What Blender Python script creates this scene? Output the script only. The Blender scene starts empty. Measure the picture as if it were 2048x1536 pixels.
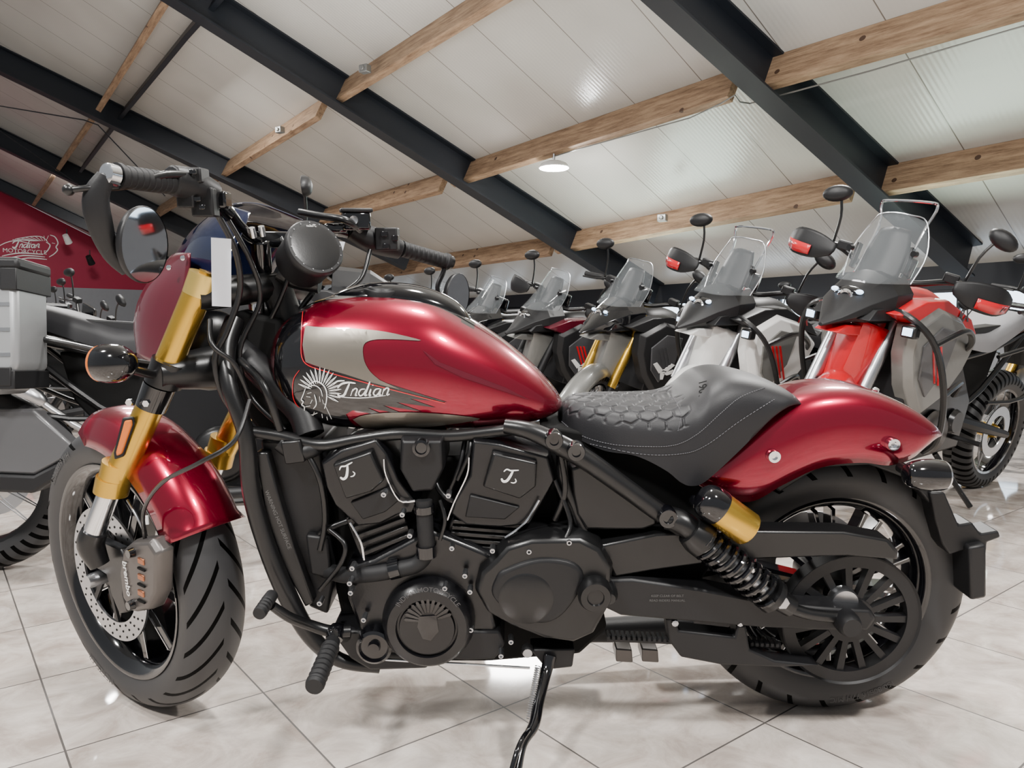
import bpy, bmesh, math, random
from mathutils import Vector, Matrix
from mathutils.bvhtree import BVHTree
PI=math.pi; R=math.radians
random.seed(7)
SC=bpy.context.scene; col=SC.collection
CX,CY,FL=1024.,768.,1500.
CAM=Vector((0,-1.7,.863)); PITCH=R(3.74)
def ray(px,py):
    x=(px-CX)/FL; u=-(py-CY)/FL
    return Vector((x, math.cos(PITCH)+u*math.sin(PITCH), -math.sin(PITCH)+u*math.cos(PITCH)))
# ---------------------------------------------------------------- materials
def nd(nt,t,**k):
    n=nt.nodes.new(t)
    for a,b in k.items(): setattr(n,a,b)
    return n
def M(name,c,rough=.5,metal=0,coat=0,var=.12,scale=8,bump=0,bscale=60,emis=0,trans=0,alpha=1,spec=.5,ecol=None,flake=0):
    m=bpy.data.materials.new(name); m.use_nodes=True; nt=m.node_tree
    p=nt.nodes['Principled BSDF']
    tc=nd(nt,'ShaderNodeTexCoord'); nz=nd(nt,'ShaderNodeTexNoise'); nz.inputs['Scale'].default_value=scale; nz.inputs['Detail'].default_value=4
    nt.links.new(tc.outputs['Object'],nz.inputs['Vector'])
    mx=nd(nt,'ShaderNodeMix',data_type='RGBA')
    mx.inputs[6].default_value=(*[v*(1-var) for v in c],1); mx.inputs[7].default_value=(*[min(1,v*(1+var)) for v in c],1)
    nt.links.new(nz.outputs['Fac'],mx.inputs[0]); nt.links.new(mx.outputs[2],p.inputs['Base Color'])
    p.inputs['Roughness'].default_value=rough; p.inputs['Metallic'].default_value=metal
    p.inputs['Coat Weight'].default_value=coat; p.inputs['Coat Roughness'].default_value=.04
    p.inputs['Specular IOR Level'].default_value=spec
    p.inputs['Transmission Weight'].default_value=trans; p.inputs['Alpha'].default_value=alpha
    if emis:
        p.inputs['Emission Strength'].default_value=emis; p.inputs['Emission Color'].default_value=(*(ecol or c),1)
    if bump:
        n2=nd(nt,'ShaderNodeTexNoise'); n2.inputs['Scale'].default_value=bscale; nt.links.new(tc.outputs['Object'],n2.inputs['Vector'])
        b=nd(nt,'ShaderNodeBump'); b.inputs['Strength'].default_value=bump; b.inputs['Distance'].default_value=.002
        nt.links.new(n2.outputs['Fac'],b.inputs['Height']); nt.links.new(b.outputs['Normal'],p.inputs['Normal'])
    return m
RED=M('candy_red',(.27,.0,.022),.25,.8,1,.05)
REDD=M('deep_red',(.10,.001,.012),.35,.3,.7,.1)
BRED=M('bright_red',(.56,.003,.012),.3,0,.6,.05)
BLKG=M('gloss_black',(.003,.003,.004),.1,0,.7,.1)
BLK=M('satin_black',(.006,.006,.0065),.31,0,0,.15,bump=.04,bscale=300)
BLKM=M('matte_black',(.007,.007,.008),.47,0,0,.2,bump=.08,bscale=200,spec=.4)
ENG=M('engine_black',(.004,.004,.005),.3,.1,.15,.2,bump=.08,bscale=260)
DARK=M('dull_black',(.003,.003,.003),.8,0,0,.2,spec=.2)  # dull near-black for core blocks, casting, holes, grooves and lettering
RUB=M('rubber',(.011,.011,.012),.6,0,0,.15,bump=.1,bscale=90,spec=.35)
LEA=M('seat_leather',(.015,.015,.017),.5,0,0,.1,bump=.12,bscale=500,spec=.35)
GOLD=M('gold_anodised',(.66,.40,.055),.27,.9,.3,.06)
GOLDL=M('gold_pale',(.78,.56,.16),.3,.85,.2,.06)
CHR=M('chrome',(.82,.83,.85),.12,1,0,.04)
STEEL=M('brushed_steel',(.5,.51,.53),.3,1,0,.08)
CAL=M('caliper_grey',(.13,.12,.115),.4,.7,0,.08)
COP=M('copper_piston',(.42,.17,.09),.35,.9,0,.1)
SILV=M('silver_graphic',(.2,.18,.15),.34,.65,1,.05)
WHITE=M('white_paint',(.8,.8,.78),.4,0,.3,.03)
INK=M('white_mark',(.8,.8,.78),.4,0,0,.03)
GREYP=M('grey_paint',(.2,.2,.19),.35,.4,.5,.06)
MGREY=M('mid_grey_paint',(.1,.1,.105),.4,.3,.4,.06)
DGREY=M('dark_grey_paint',(.06,.06,.065),.4,.2,.3,.08)
LGREY=M('light_grey_fabric',(.24,.24,.25),.8,0,0,.12,bump=.3)
ALU=M('aluminium_case',(.36,.37,.38),.4,.6,0,.08,bump=.05)
AMB=M('amber_lens',(.6,.13,.008),.2,0,.5,.05,emis=.06,ecol=(1,.3,.02))
PAPER=M('paper',(.72,.74,.8),.7,0,0,.03)
TINT=M('smoke_blue_screen',(.004,.008,.03),.06,0,1,.1,alpha=.9)
GLASS=M('clear_screen',(.35,.38,.4),.05,0,.3,.02,alpha=.12)
MIR=M('mirror_glass',(.5,.51,.53),.03,1,0,.02)
LED=M('led_lens',(.7,.8,1),.1,0,0,.02,emis=3,ecol=(.55,.75,1))
LTXT=M('moulded_grey_mark',(.09,.09,.09),.6)
def woodmat():
    m=bpy.data.materials.new('purlin_wood'); m.use_nodes=True; nt=m.node_tree; p=nt.nodes['Principled BSDF']
    tc=nd(nt,'ShaderNodeTexCoord'); mp=nd(nt,'ShaderNodeMapping')
    nz=nd(nt,'ShaderNodeTexNoise'); nz.inputs['Scale'].default_value=2.2; nz.inputs['Detail'].default_value=9; nz.inputs['Roughness'].default_value=.75
    nt.links.new(tc.outputs['Object'],mp.inputs[0]); mp.inputs['Scale'].default_value=(.9,9,9); nt.links.new(mp.outputs[0],nz.inputs[0])
    r=nd(nt,'ShaderNodeValToRGB'); r.color_ramp.elements[0].position=.34; r.color_ramp.elements[0].color=(.14,.075,.04,1); r.color_ramp.elements[1].position=.66; r.color_ramp.elements[1].color=(.46,.31,.19,1)
    nt.links.new(nz.outputs[0],r.inputs[0])
    v=nd(nt,'ShaderNodeTexVoronoi'); v.inputs['Scale'].default_value=3.6; nt.links.new(tc.outputs['Object'],v.inputs[0])
    lt=nd(nt,'ShaderNodeMath',operation='LESS_THAN'); lt.inputs[1].default_value=.11; nt.links.new(v.outputs['Distance'],lt.inputs[0])
    mx=nd(nt,'ShaderNodeMix',data_type='RGBA'); mx.inputs[7].default_value=(.07,.035,.02,1); nt.links.new(lt.outputs[0],mx.inputs[0]); nt.links.new(r.outputs[0],mx.inputs[6])
    nt.links.new(mx.outputs[2],p.inputs['Base Color']); p.inputs['Roughness'].default_value=.65
    return m
PWOOD=woodmat()
SLATE=M('slate_steel',(.010,.013,.019),.45,.1,0,.1)
def mth(nt,op,a,b=None,c=None):
    n=nd(nt,'ShaderNodeMath',operation=op)
    for i,v in enumerate((a,b,c)):
        if v is None: continue
        if isinstance(v,(int,float)): n.inputs[i].default_value=v
        else: nt.links.new(v,n.inputs[i])
    return n.outputs[0]
def tyremat(name,N,k,thr,lo=.06,duty=.16,basec=.022):
    m=bpy.data.materials.new(name); m.use_nodes=True; nt=m.node_tree; p=nt.nodes['Principled BSDF']
    uv=nd(nt,'ShaderNodeUVMap'); sp=nd(nt,'ShaderNodeSeparateXYZ'); nt.links.new(uv.outputs[0],sp.inputs[0])
    v2=mth(nt,'ABSOLUTE',mth(nt,'MULTIPLY',mth(nt,'SUBTRACT',sp.outputs[1],.5),2))
    side=mth(nt,'GREATER_THAN',sp.outputs[1],.5)
    a=mth(nt,'FRACT',mth(nt,'ADD',mth(nt,'ADD',mth(nt,'MULTIPLY',sp.outputs[0],N),mth(nt,'MULTIPLY',v2,k)),mth(nt,'MULTIPLY',side,.5)))
    g=mth(nt,'MULTIPLY',mth(nt,'LESS_THAN',a,duty),mth(nt,'MULTIPLY',mth(nt,'LESS_THAN',v2,thr),mth(nt,'GREATER_THAN',v2,lo)))
    mx=nd(nt,'ShaderNodeMix',data_type='RGBA'); mx.inputs[6].default_value=(basec,basec,basec*1.06,1); mx.inputs[7].default_value=(.0006,.0006,.0006,1)
    nt.links.new(g,mx.inputs[0]); nt.links.new(mx.outputs[2],p.inputs['Base Color'])
    nt.links.new(mth(nt,'MULTIPLY_ADD',g,-.45,.5),p.inputs['Specular IOR Level'])
    b=nd(nt,'ShaderNodeBump',invert=True); b.inputs['Strength'].default_value=1; b.inputs['Distance'].default_value=.005
    nt.links.new(g,b.inputs['Height']); nt.links.new(b.outputs[0],p.inputs['Normal'])
    p.inputs['Roughness'].default_value=.5
    return m
TYF=tyremat('front_tyre_tread',24,2.6,.62,.05,.2,.034)
TYR=tyremat('rear_tyre_tread',22,1.2,.6)
TYK=tyremat('knobbly_tread',44,1.0,.75,.0,.4)
# ---------------------------------------------------------------- mesh helpers
def cr(pts,n,closed=False):
    if n<=1 or len(pts)<3: return [tuple(p) for p in pts]
    out=[]; L=len(pts); rng=L if closed else L-1
    for i in range(rng):
        g=lambda j: pts[j%L] if closed else pts[max(0,min(L-1,j))]
        a,b,c,d=g(i-1),g(i),g(i+1),g(i+2)
        for s in range(n):
            t=s/n
            out.append(tuple(.5*((2*b[k])+(c[k]-a[k])*t+(2*a[k]-5*b[k]+4*c[k]-d[k])*t*t+(3*b[k]-a[k]-3*c[k]+d[k])*t**3) for k in range(len(b))))
    if not closed: out.append(tuple(pts[-1]))
    return out
I4=Matrix.Identity(4)
class MB:
    def __init__(s): s.v=[]; s.f=[]
    def add(s,vs,fs,T=I4):
        o=len(s.v); s.v+= [T@Vector(v) for v in vs]; s.f+=[tuple(i+o for i in f) for f in fs]; return s
    def loft(s,rings,T=I4,closed=True,caps=True):
        n=len(rings[0]); vs=[p for r in rings for p in r]; fs=[]
        for i in range(len(rings)-1):
            for j in range(n if closed else n-1):
                k=(j+1)%n; fs.append((i*n+j,i*n+k,(i+1)*n+k,(i+1)*n+j))
        if caps and closed:
            fs.append(tuple(range(n))[::-1]); fs.append(tuple(range((len(rings)-1)*n,len(rings)*n)))
        return s.add(vs,fs,T)
    def tube(s,pts,r=.01,seg=10,n=6,T=I4,flat=1,closed=False):
        rr=r if isinstance(r,(list,tuple)) else [r]*len(pts)
        P=cr([(*p,q) for p,q in zip(pts,rr)],n,closed)
        if closed: P=P+[P[0]]
        c=[Vector(p[:3]) for p in P]; up=None; rings=[]
        for i in range(len(c)):
            t=(c[min(i+1,len(c)-1)]-c[max(i-1,0)])
            if closed and i in(0,len(c)-1): t=c[1]-c[-2]
            if t.length<1e-9: t=Vector((1,0,0))
            t.normalize()
            if up is None: up=Vector((0,0,1)) if abs(t.z)<.9 else Vector((0,1,0))
            x=t.cross(up); x.normalize(); up=x.cross(t)
            rings.append([c[i]+(x*math.cos(2*PI*k/seg)*flat+up*math.sin(2*PI*k/seg))*P[i][3] for k in range(seg)])
        return s.loft(rings,T,True,not closed)
    def lathe(s,prof,T=I4,seg=40,a0=0,a1=2*PI):
        full=abs(a1-a0)>6.28
        m=seg if full else seg+1
        vs=[];fs=[];n=len(prof)
        for i in range(m):
            a=a0+(a1-a0)*i/seg
            for r,y in prof: vs.append((r*math.cos(a),y,r*math.sin(a)))
        for i in range(seg):
            k=(i+1)%m
            for j in range(n-1): fs.append((i*n+j,i*n+j+1,k*n+j+1,k*n+j))
        return s.add(vs,fs,T)
    def box(s,c,d,T=I4,rz=0,ry=0):
        Q=T@Matrix.Translation(c)@Matrix.Rotation(rz,4,'Z')@Matrix.Rotation(ry,4,'Y')
        x,y,z=[q/2 for q in d]
        return s.add([(-x,-y,-z),(x,-y,-z),(x,y,-z),(-x,y,-z),(-x,-y,z),(x,-y,z),(x,y,z),(-x,y,z)],[(0,3,2,1),(4,5,6,7),(0,1,5,4),(1,2,6,5),(2,3,7,6),(3,0,4,7)],Q)
    def plate(s,pts,y0,y1,T=I4,taper=0,dy=0):
        n=len(pts); cx=sum(p[0] for p in pts)/n; cz=sum(p[1] for p in pts)/n
        rings=[[(p[0],y1,p[1]) for p in pts],[(p[0],y0+dy,p[1]) for p in pts]]
        if taper: rings.append([(cx+(p[0]-cx)*(1-taper),y0,cz+(p[1]-cz)*(1-taper)) for p in pts])
        elif dy: rings[1]=[(p[0],y0,p[1]) for p in pts]
        return s.loft(rings,T)
    def sheet(s,rows,n=5,T=I4):
        rows=[cr([tuple(p) for p in r],n) for r in rows]
        cols=[cr([r[j] for r in rows],n) for j in range(len(rows[0]))]
        rings=[[cols[j][i] for j in range(len(cols))] for i in range(len(cols[0]))]
        return s.loft(rings,T,False,False)
    def ball(s,c,d,T=I4,seg=20):
        Q=T@Matrix.Translation(c)@Matrix.Diagonal((*d,1))
        return s.lathe([(math.cos(a),math.sin(a)) for a in [R(-90+180*i/10) for i in range(11)]],Q,seg)
    def build(s,name,mat,parent=None,bevel=0,solid=0,smooth=True,doubles=True,ang=38,seg=2):
        me=bpy.data.meshes.new(name); me.from_pydata(s.v,[],s.f)
        bm=bmesh.new(); bm.from_mesh(me)
        if doubles: bmesh.ops.remove_doubles(bm,verts=bm.verts,dist=1e-5)
        bmesh.ops.recalc_face_normals(bm,faces=bm.faces); bm.to_mesh(me); bm.free()
        me.materials.append(mat)
        if smooth:
            for p in me.polygons: p.use_smooth=True
            me.set_sharp_from_angle(angle=R(ang))
        o=bpy.data.objects.new(name,me); col.objects.link(o)
        if parent: o.parent=parent
        if bevel:
            b=o.modifiers.new('b','BEVEL'); b.width=bevel; b.segments=seg; b.limit_method='ANGLE'; b.angle_limit=R(35)
        if solid:
            b=o.modifiers.new('s','SOLIDIFY'); b.thickness=solid; b.offset=0
        return o
def empty(name,loc=(0,0,0),rot=(0,0,0)):
    o=bpy.data.objects.new(name,None); o.empty_display_size=.1; o.location=loc; o.rotation_euler=rot; col.objects.link(o); return o
def tag(o,label,cat,group=None,kind=None):
    if label: o['label']=label
    if cat: o['category']=cat
    if group: o['group']=group
    if kind: o['kind']=kind
    return o
class Fr:
    def __init__(s,Mw): s.M=Mw; s.Mi=Mw.inverted()
    def hit(s,px,py,y):
        o=s.Mi@CAM; d=s.Mi.to_3x3()@ray(px,py); t=(y-o.y)/d.y; return o+d*t
def textmesh(body,size,shear=0,extrude=.0,bold=0,align='CENTER'):
    cu=bpy.data.curves.new('t','FONT'); cu.body=body; cu.size=size; cu.shear=shear; cu.extrude=extrude; cu.offset=bold; cu.align_x=align; cu.align_y='CENTER'; cu.resolution_u=4
    o=bpy.data.objects.new('t',cu); col.objects.link(o); bpy.context.view_layer.update()
    me=bpy.data.meshes.new_from_object(o.evaluated_get(bpy.context.evaluated_depsgraph_get()))
    vs=[v.co.copy() for v in me.vertices]; fs=[tuple(p.vertices) for p in me.polygons]
    bpy.data.objects.remove(o); bpy.data.curves.remove(cu); bpy.data.meshes.remove(me)
    return vs,fs
def text_on(mb,body,c,size,T=I4,rot=0,shear=0,bold=0,y=0):
    vs,fs=textmesh(body,size,shear,0,bold); ca,sa=math.cos(rot),math.sin(rot)
    mb.add([(c[0]+v.x*ca-v.y*sa,c[1],c[2]+v.x*sa+v.y*ca) for v in vs],fs,T)
def arc_text(mb,body,r,size,a_mid,y,T=I4):
    vs,fs=textmesh(body,size); out=[]
    for v in vs:
        a=a_mid-v.x/r; rr=r+v.y; out.append((rr*math.cos(a),y,rr*math.sin(a)))
    mb.add(out,fs,T)
def ribbon(l,w0,w1=None,n=4,ta=True):
    P=cr(l,n); out=[]; m=len(P)-1; w1=w1 if w1 is not None else w0
    E=[]
    for i,(x,y) in enumerate(P):
        a=P[max(0,i-1)]; c=P[min(m,i+1)]; dx,dy=c[0]-a[0],c[1]-a[1]; L=math.hypot(dx,dy) or 1
        t=i/m; w=(w0+(w1-w0)*t)/2*(.45+.55*math.sin(PI*min(1,max(0,t)))**.5 if ta else 1)
        E.append(((x-dy/L*w,y+dx/L*w),(x+dy/L*w,y-dx/L*w)))
    for i in range(m): out.append([E[i][0],E[i+1][0],E[i+1][1],E[i][1]])
    return out
SCR=[([(2,14),(10,6),(24,3),(40,5)],4),([(27,5),(21,18),(15,29),(6,31),(2,26)],5),([(34,17),(29,31)],4),([(31,23),(38,16),(43,18),(39,30),(43,29)],3.2),
     ([(60,17),(51,18),(46,26),(50,31),(57,26),(61,19)],3.2),([(70,2),(64,17),(59,30),(64,29)],4),([(72,17),(68,30),(72,29)],4),([(75,10),(77,9)],4),
     ([(91,17),(82,18),(77,26),(81,31),(87,27),(92,18)],3.2),([(93,17),(89,30),(93,29)],4),([(99,17),(95,31)],4),([(97,23),(104,16),(109,18),(105,30),(111,28)],3.2)]
def script_polys(x,y,s,rot=0,wk=1):
    out=[]
    for l,w in SCR:
        q=[(x+(a*math.cos(rot)-b_*math.sin(rot))*s,y+(a*math.sin(rot)+b_*math.cos(rot))*s) for a,b_ in l]
        out+=ribbon(q,w*s*wk)
    return out
def wheel_tyre(R0,rr,w,T,seg=96,k=5):
    h=R0-rr
    prof=[(rr-.004,-.40*w),(rr+.18*h,-.47*w),(rr+.45*h,-.5*w),(rr+.7*h,-.455*w),(rr+.88*h,-.32*w),(rr+.97*h,-.16*w),(R0,0)]
    prof=prof+[(a,-b) for a,b in prof[-2::-1]]
    return cr(prof,3)
def build_tyre(name,R0,rr,w,T,mat,parent,seg=96):
    prof=wheel_tyre(R0,rr,w,T); n=len(prof); vs=[];fs=[]
    for i in range(seg+1):
        a=2*PI*i/seg
        for r,y in prof: vs.append(T@Vector((r*math.cos(a),y,r*math.sin(a))))
    for i in range(seg):
        for j in range(n-1): fs.append((i*n+j,i*n+j+1,(i+1)*n+j+1,(i+1)*n+j))
    me=bpy.data.meshes.new(name); me.from_pydata(vs,[],fs); uv=me.uv_layers.new(name='UVMap')
    arc=[0]
    for j in range(1,n): arc.append(arc[-1]+math.dist(prof[j],prof[j-1]))
    for p in me.polygons:
        p.use_smooth=True
        i0=min(vi//n for vi in p.vertices)
        for li,vi in zip(p.loop_indices,p.vertices): uv.data[li].uv=((vi//n)/seg,arc[vi%n]/arc[-1])
    me.materials.append(mat); o=bpy.data.objects.new(name,me); col.objects.link(o); o.parent=parent
    return o
def arch_rings(st,m=24,n=6,e1=.6,e2=.6):
    P=cr([(t[0],t[1],b[0],b[1],w) for t,b,w in st],n)
    rings=[]
    for tx,tz,bx,bz,w in P:
        r=[]
        for k in range(m+1):
            th=PI*k/m; c=math.cos(th); s=max(0,math.sin(th))
            cy=-math.copysign(abs(c)**e1,c) if abs(c)>1e-6 else 0
            s=s**e2; r.append((bx+(tx-bx)*s,w*cy,bz+(tz-bz)*s))
        rings.append(r)
    return rings
# ================================================================= ROOM
p2=Vector((-.616,.787,0)); q2=Vector((.787,.616,0)); p2.normalize(); q2.normalize()
H0=6.5; SL=.495; S_W=9.6; P_G=30.5
RN=Vector((q2.x*SL,q2.y*SL,1)).normalized()
def roof(px,py,off):
    d=ray(px,py)
    t=(-off-RN.dot(CAM-Vector((0,0,H0))))/RN.dot(d); return CAM+d*t
m=bpy.data.materials.new('floor_tiles'); m.use_nodes=True; nt=m.node_tree; pr=nt.nodes['Principled BSDF']
tc=nd(nt,'ShaderNodeTexCoord'); sp=nd(nt,'ShaderNodeSeparateXYZ'); nt.links.new(tc.outputs['Object'],sp.inputs[0])
TS=.415
def grid(o,off):
    a=mth(nt,'FRACT',mth(nt,'DIVIDE',mth(nt,'SUBTRACT',o,off),TS)); return mth(nt,'ABSOLUTE',mth(nt,'SUBTRACT',a,.5))
gx=mth(nt,'GREATER_THAN',grid(sp.outputs[0],-.436),.495); gy=mth(nt,'GREATER_THAN',grid(sp.outputs[1],-.411),.495)
g=mth(nt,'MAXIMUM',gx,gy)
fx=mth(nt,'FLOOR',mth(nt,'DIVIDE',mth(nt,'SUBTRACT',sp.outputs[0],-.436),TS)); fy=mth(nt,'FLOOR',mth(nt,'DIVIDE',mth(nt,'SUBTRACT',sp.outputs[1],-.411),TS))
cb=nd(nt,'ShaderNodeCombineXYZ'); nt.links.new(fx,cb.inputs[0]); nt.links.new(fy,cb.inputs[1])
wn=nd(nt,'ShaderNodeTexWhiteNoise'); nt.links.new(cb.outputs[0],wn.inputs[0])
va=nd(nt,'ShaderNodeVectorMath',operation='MULTIPLY_ADD'); nt.links.new(wn.outputs['Color'],va.inputs[0]); va.inputs[1].default_value=(9,9,9); nt.links.new(tc.outputs['Object'],va.inputs[2])
nz=nd(nt,'ShaderNodeTexNoise'); nz.inputs['Scale'].default_value=8; nz.inputs['Detail'].default_value=10; nz.inputs['Roughness'].default_value=.66; nz.inputs['Distortion'].default_value=.6; nt.links.new(va.outputs[0],nz.inputs[0])
rp=nd(nt,'ShaderNodeValToRGB'); e=rp.color_ramp.elements; e[0].position=.34; e[0].color=(.43,.36,.315,1); e[1].position=.64; e[1].color=(.74,.67,.61,1)
nt.links.new(nz.outputs[0],rp.inputs[0])
mx=nd(nt,'ShaderNodeMix',data_type='RGBA'); mx.inputs[7].default_value=(.09,.08,.075,1); nt.links.new(g,mx.inputs[0]); nt.links.new(rp.outputs[0],mx.inputs[6]); nt.links.new(mx.outputs[2],pr.inputs['Base Color'])
rg=mth(nt,'MULTIPLY_ADD',g,.5,.06); nt.links.new(rg,pr.inputs['Roughness']); pr.inputs['Specular IOR Level'].default_value=.8
bp=nd(nt,'ShaderNodeBump',invert=True); bp.inputs['Distance'].default_value=.002; nt.links.new(g,bp.inputs['Height']); nt.links.new(bp.outputs[0],pr.inputs['Normal'])
FLOOR=m
fl=MB().add([(-9,-9,0),(S_W,-9,0),(S_W,P_G,0),(-9,P_G,0)],[(0,1,2,3)]).build('floor',FLOOR,smooth=False)
fl.rotation_euler.z=math.atan2(q2.y,q2.x); tag(fl,None,None,None,'structure')
m=bpy.data.materials.new('roof_panels'); m.use_nodes=True; nt=m.node_tree; pr=nt.nodes['Principled BSDF']
tc=nd(nt,'ShaderNodeTexCoord'); sp=nd(nt,'ShaderNodeSeparateXYZ'); nt.links.new(tc.outputs['Object'],sp.inputs[0])
a=mth(nt,'FRACT',mth(nt,'DIVIDE',sp.outputs[0],1.0)); seam=mth(nt,'LESS_THAN',a,.012)
rib=mth(nt,'SINE',mth(nt,'MULTIPLY',sp.outputs[0],120))
nz=nd(nt,'ShaderNodeTexNoise'); nz.inputs['Scale'].default_value=.5; nt.links.new(tc.outputs['Object'],nz.inputs[0])
rp=nd(nt,'ShaderNodeValToRGB'); e=rp.color_ramp.elements; e[0].position=.3; e[0].color=(.5,.485,.45,1); e[1].position=.7; e[1].color=(.64,.63,.59,1); nt.links.new(nz.outputs[0],rp.inputs[0])
mx=nd(nt,'ShaderNodeMix',data_type='RGBA'); mx.inputs[7].default_value=(.2,.18,.16,1); nt.links.new(seam,mx.inputs[0]); nt.links.new(rp.outputs[0],mx.inputs[6]); nt.links.new(mx.outputs[2],pr.inputs['Base Color'])
bp=nd(nt,'ShaderNodeBump'); bp.inputs['Distance'].default_value=.0014; bp.inputs['Strength'].default_value=.3; nt.links.new(rib,bp.inputs['Height']); nt.links.new(bp.outputs[0],pr.inputs['Normal'])
pr.inputs['Roughness'].default_value=.24; pr.inputs['Specular IOR Level'].default_value=.7
CEIL=m
ysl=Vector((q2.x,q2.y,-SL)).normalized(); nz3=p2.cross(ysl)
MC=Matrix((( p2.x,ysl.x,nz3.x,0),(p2.y,ysl.y,nz3.y,0),(p2.z,ysl.z,nz3.z,H0),(0,0,0,1)))
k=math.sqrt(1+SL*SL)
ce=MB().add([(-10,-9*k,0),(P_G,-9*k,0),(P_G,S_W*k,0),(-10,S_W*k,0)],[(0,1,2,3)]).build('ceiling',CEIL,smooth=False)
ce.matrix_world=MC; tag(ce,None,None,None,'structure')
def beamframe(p0,p1):
    x=(p1-p0).normalized(); z=RN-(RN.dot(x))*x; z.normalize(); y=z.cross(x)
    Mx=Matrix(((x.x,y.x,z.x,p0.x),(x.y,y.y,z.y,p0.y),(x.z,y.z,z.z,p0.z),(0,0,0,1))); return Mx,(p1-p0).length
tn=[0]
def trim(mb,mat,Mx,bev=0):
    tn[0]+=1; o=mb.build('trim_%d'%tn[0],mat,bevel=bev,smooth=False); o.matrix_world=Mx; tag(o,None,None,None,'structure'); return o
def rafter(a,b,d=.46,w=.25,ext0=0,ext1=0):
    p0=roof(*a,d); p1=roof(*b,d); v=(p1-p0).normalized(); p0=p0-v*ext0; p1=p1+v*ext1
    Mx,L=beamframe(p0,p1); mb=MB()
    mb.box((L/2,0,.012),(L,w,.024)); mb.box((L/2,0,d/2),(L,.016,d-.03)); mb.box((L/2,0,d-.012),(L,w,.024))
    trim(mb,SLATE,Mx)
rafter((1312,0),(1875,508),ext0=3,ext1=.6)
rafter((335,0),(1222,562),ext0=3,ext1=1)
rafter((0,146),(640,456),ext0=3,ext1=2)
rafter((0,296),(370,474),ext0=3,ext1=4)
rafter((0,382),(200,474),d=.36,ext0=1,ext1=4)
def purlin(a,b,d=.36,w=.1,ext0=0,ext1=0,mat=PWOOD):
    p0=roof(*a,d); p1=roof(*b,d); v=(p1-p0).normalized(); p0=p0-v*ext0; p1=p1+v*ext1
    Mx,L=beamframe(p0,p1); mb=MB(); mb.box((L/2,0,d/2),(L,w,d)); return trim(mb,mat,Mx,.006)
purlin((600,458),(880,385),ext0=3)
purlin((905,372),(1460,199)); purlin((1500,186),(2048,32),ext1=1.5)
purlin((700,562),(1100,510),ext0=2); purlin((1112,506),(1700,400)); purlin((1735,394),(2048,342),ext1=1.5)
purlin((310,436),(636,236),ext0=4); purlin((662,212),(1010,0),ext1=1.5)
purlin((66,412),(186,238)); purlin((196,222),(322,20),ext1=2)
purlin((238,240),(372,76),d=.26,w=.07,mat=SLATE); purlin((372,76),(440,0),d=.26,w=.07,mat=SLATE,ext1=2); purlin((160,345),(236,243),d=.26,w=.07,mat=SLATE)
def rod(name,pts,r,mat,label,cat):
    o=MB().tube(pts,r,8,1).build(name,mat); tag(o,label,cat); return o
def rf(l,off): return [roof(x,y,off) for x,y in l]
rod('electric_cable',rf([(2048,52),(1740,142),(1500,207)],.38)+rf([(1480,204),(1470,190),(1440,208)],.5)+rf([(1380,236),(1150,300),(1105,314)],.38),.008,GREYP,'thin grey electric cable clipped along the long pine purlin towards the ceiling lamp','cable')
rod('tie_rod',rf([(0,212),(168,240),(196,250),(330,392)],.55),.012,SLATE,'thin dark bracing rod bent below the second roof beam at far left','rod')
rod('tie_rod',rf([(0,262),(162,372)],.6),.012,SLATE,'thin straight dark bracing rod running to the left frame edge','rod')
for i,(x,y) in enumerate([(730,138),(560,260),(1325,436)]):
    p=roof(x,y,.42); mb=MB(); mb.box((0,0,0),(.13,.1,.1)); mb.lathe([(0,-.07),(.03,-.07),(.03,.05),(0,.05)],seg=14)
    o=mb.build('junction_box',GREYP,bevel=.01); o.location=p; o.rotation_euler.z=R(-30)
    tag(o,['small grey junction box on the purlin above the fuel tank, near the top edge','small grey junction box on the left short purlin above the handlebar','small grey junction box under the lowest purlin, right of the lamp'][i],'junction box')
lp=roof(1108,332,.5)
lamp=empty('ceiling_lamp',lp); tag(lamp,'round white high-bay lamp, lit, hanging under the long pine purlin','lamp')
MB().tube([(0,0,.02),(0,0,.2)],.015,8,1).build('stem',STEEL,lamp)
LT=Matrix.Rotation(R(90),4,'X')
MB().lathe([(0,-.06),(.1,-.06),(.17,-.03),(.21,.02),(.2,.03)],LT@Matrix.Scale(-1,4,(0,1,0)),32).build('housing',WHITE,lamp)
MB().lathe([(0,0),(.19,0),(.19,.012),(0,.012)],Matrix.Translation((0,0,-.035))@LT,32).build('diffuser',M('lamp_emitter',(1,1,.97),.5,emis=90,ecol=(1,.98,.92)),lamp)
WALLG=M('wall_grey',(.3,.31,.33),.7,0,0,.05,bump=.1); WALLR=M('wall_crimson',(.36,.006,.045),.6,0,0,.06,scale=2)
GM=Matrix(((q2.x,p2.x,0,p2.x*P_G),(q2.y,p2.y,0,p2.y*P_G),(0,0,1,0),(0,0,0,1))); G=Fr(GM)
zt=lambda s:H0-SL*s
o=MB().add([(-9,0,2.6),(7.85,0,2.6),(-9,0,zt(-9))],[(0,1,2)]).build('wall_gable_upper',WALLR,smooth=False); o.matrix_world=GM; tag(o,None,None,None,'structure')
o=MB().add([(-9,.0,0),(S_W,0,0),(S_W,0,1.75),(7.85,0,2.6),(-9,0,2.6)],[(0,1,2,3,4)]).build('wall_gable_lower',WALLG,smooth=False); o.matrix_world=GM; tag(o,None,None,None,'structure')
mb=MB()
def gpoly(l): mb.add([G.hit(x,y,-.03) for x,y in l],[tuple(range(len(l)))])
for q in script_polys(24,480,.5,0,1.3): gpoly(q)
c=G.hit(50,503,-.03); text_on(mb,'MOTORCYCLE',(c.x,c.y,c.z),.2)
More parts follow.
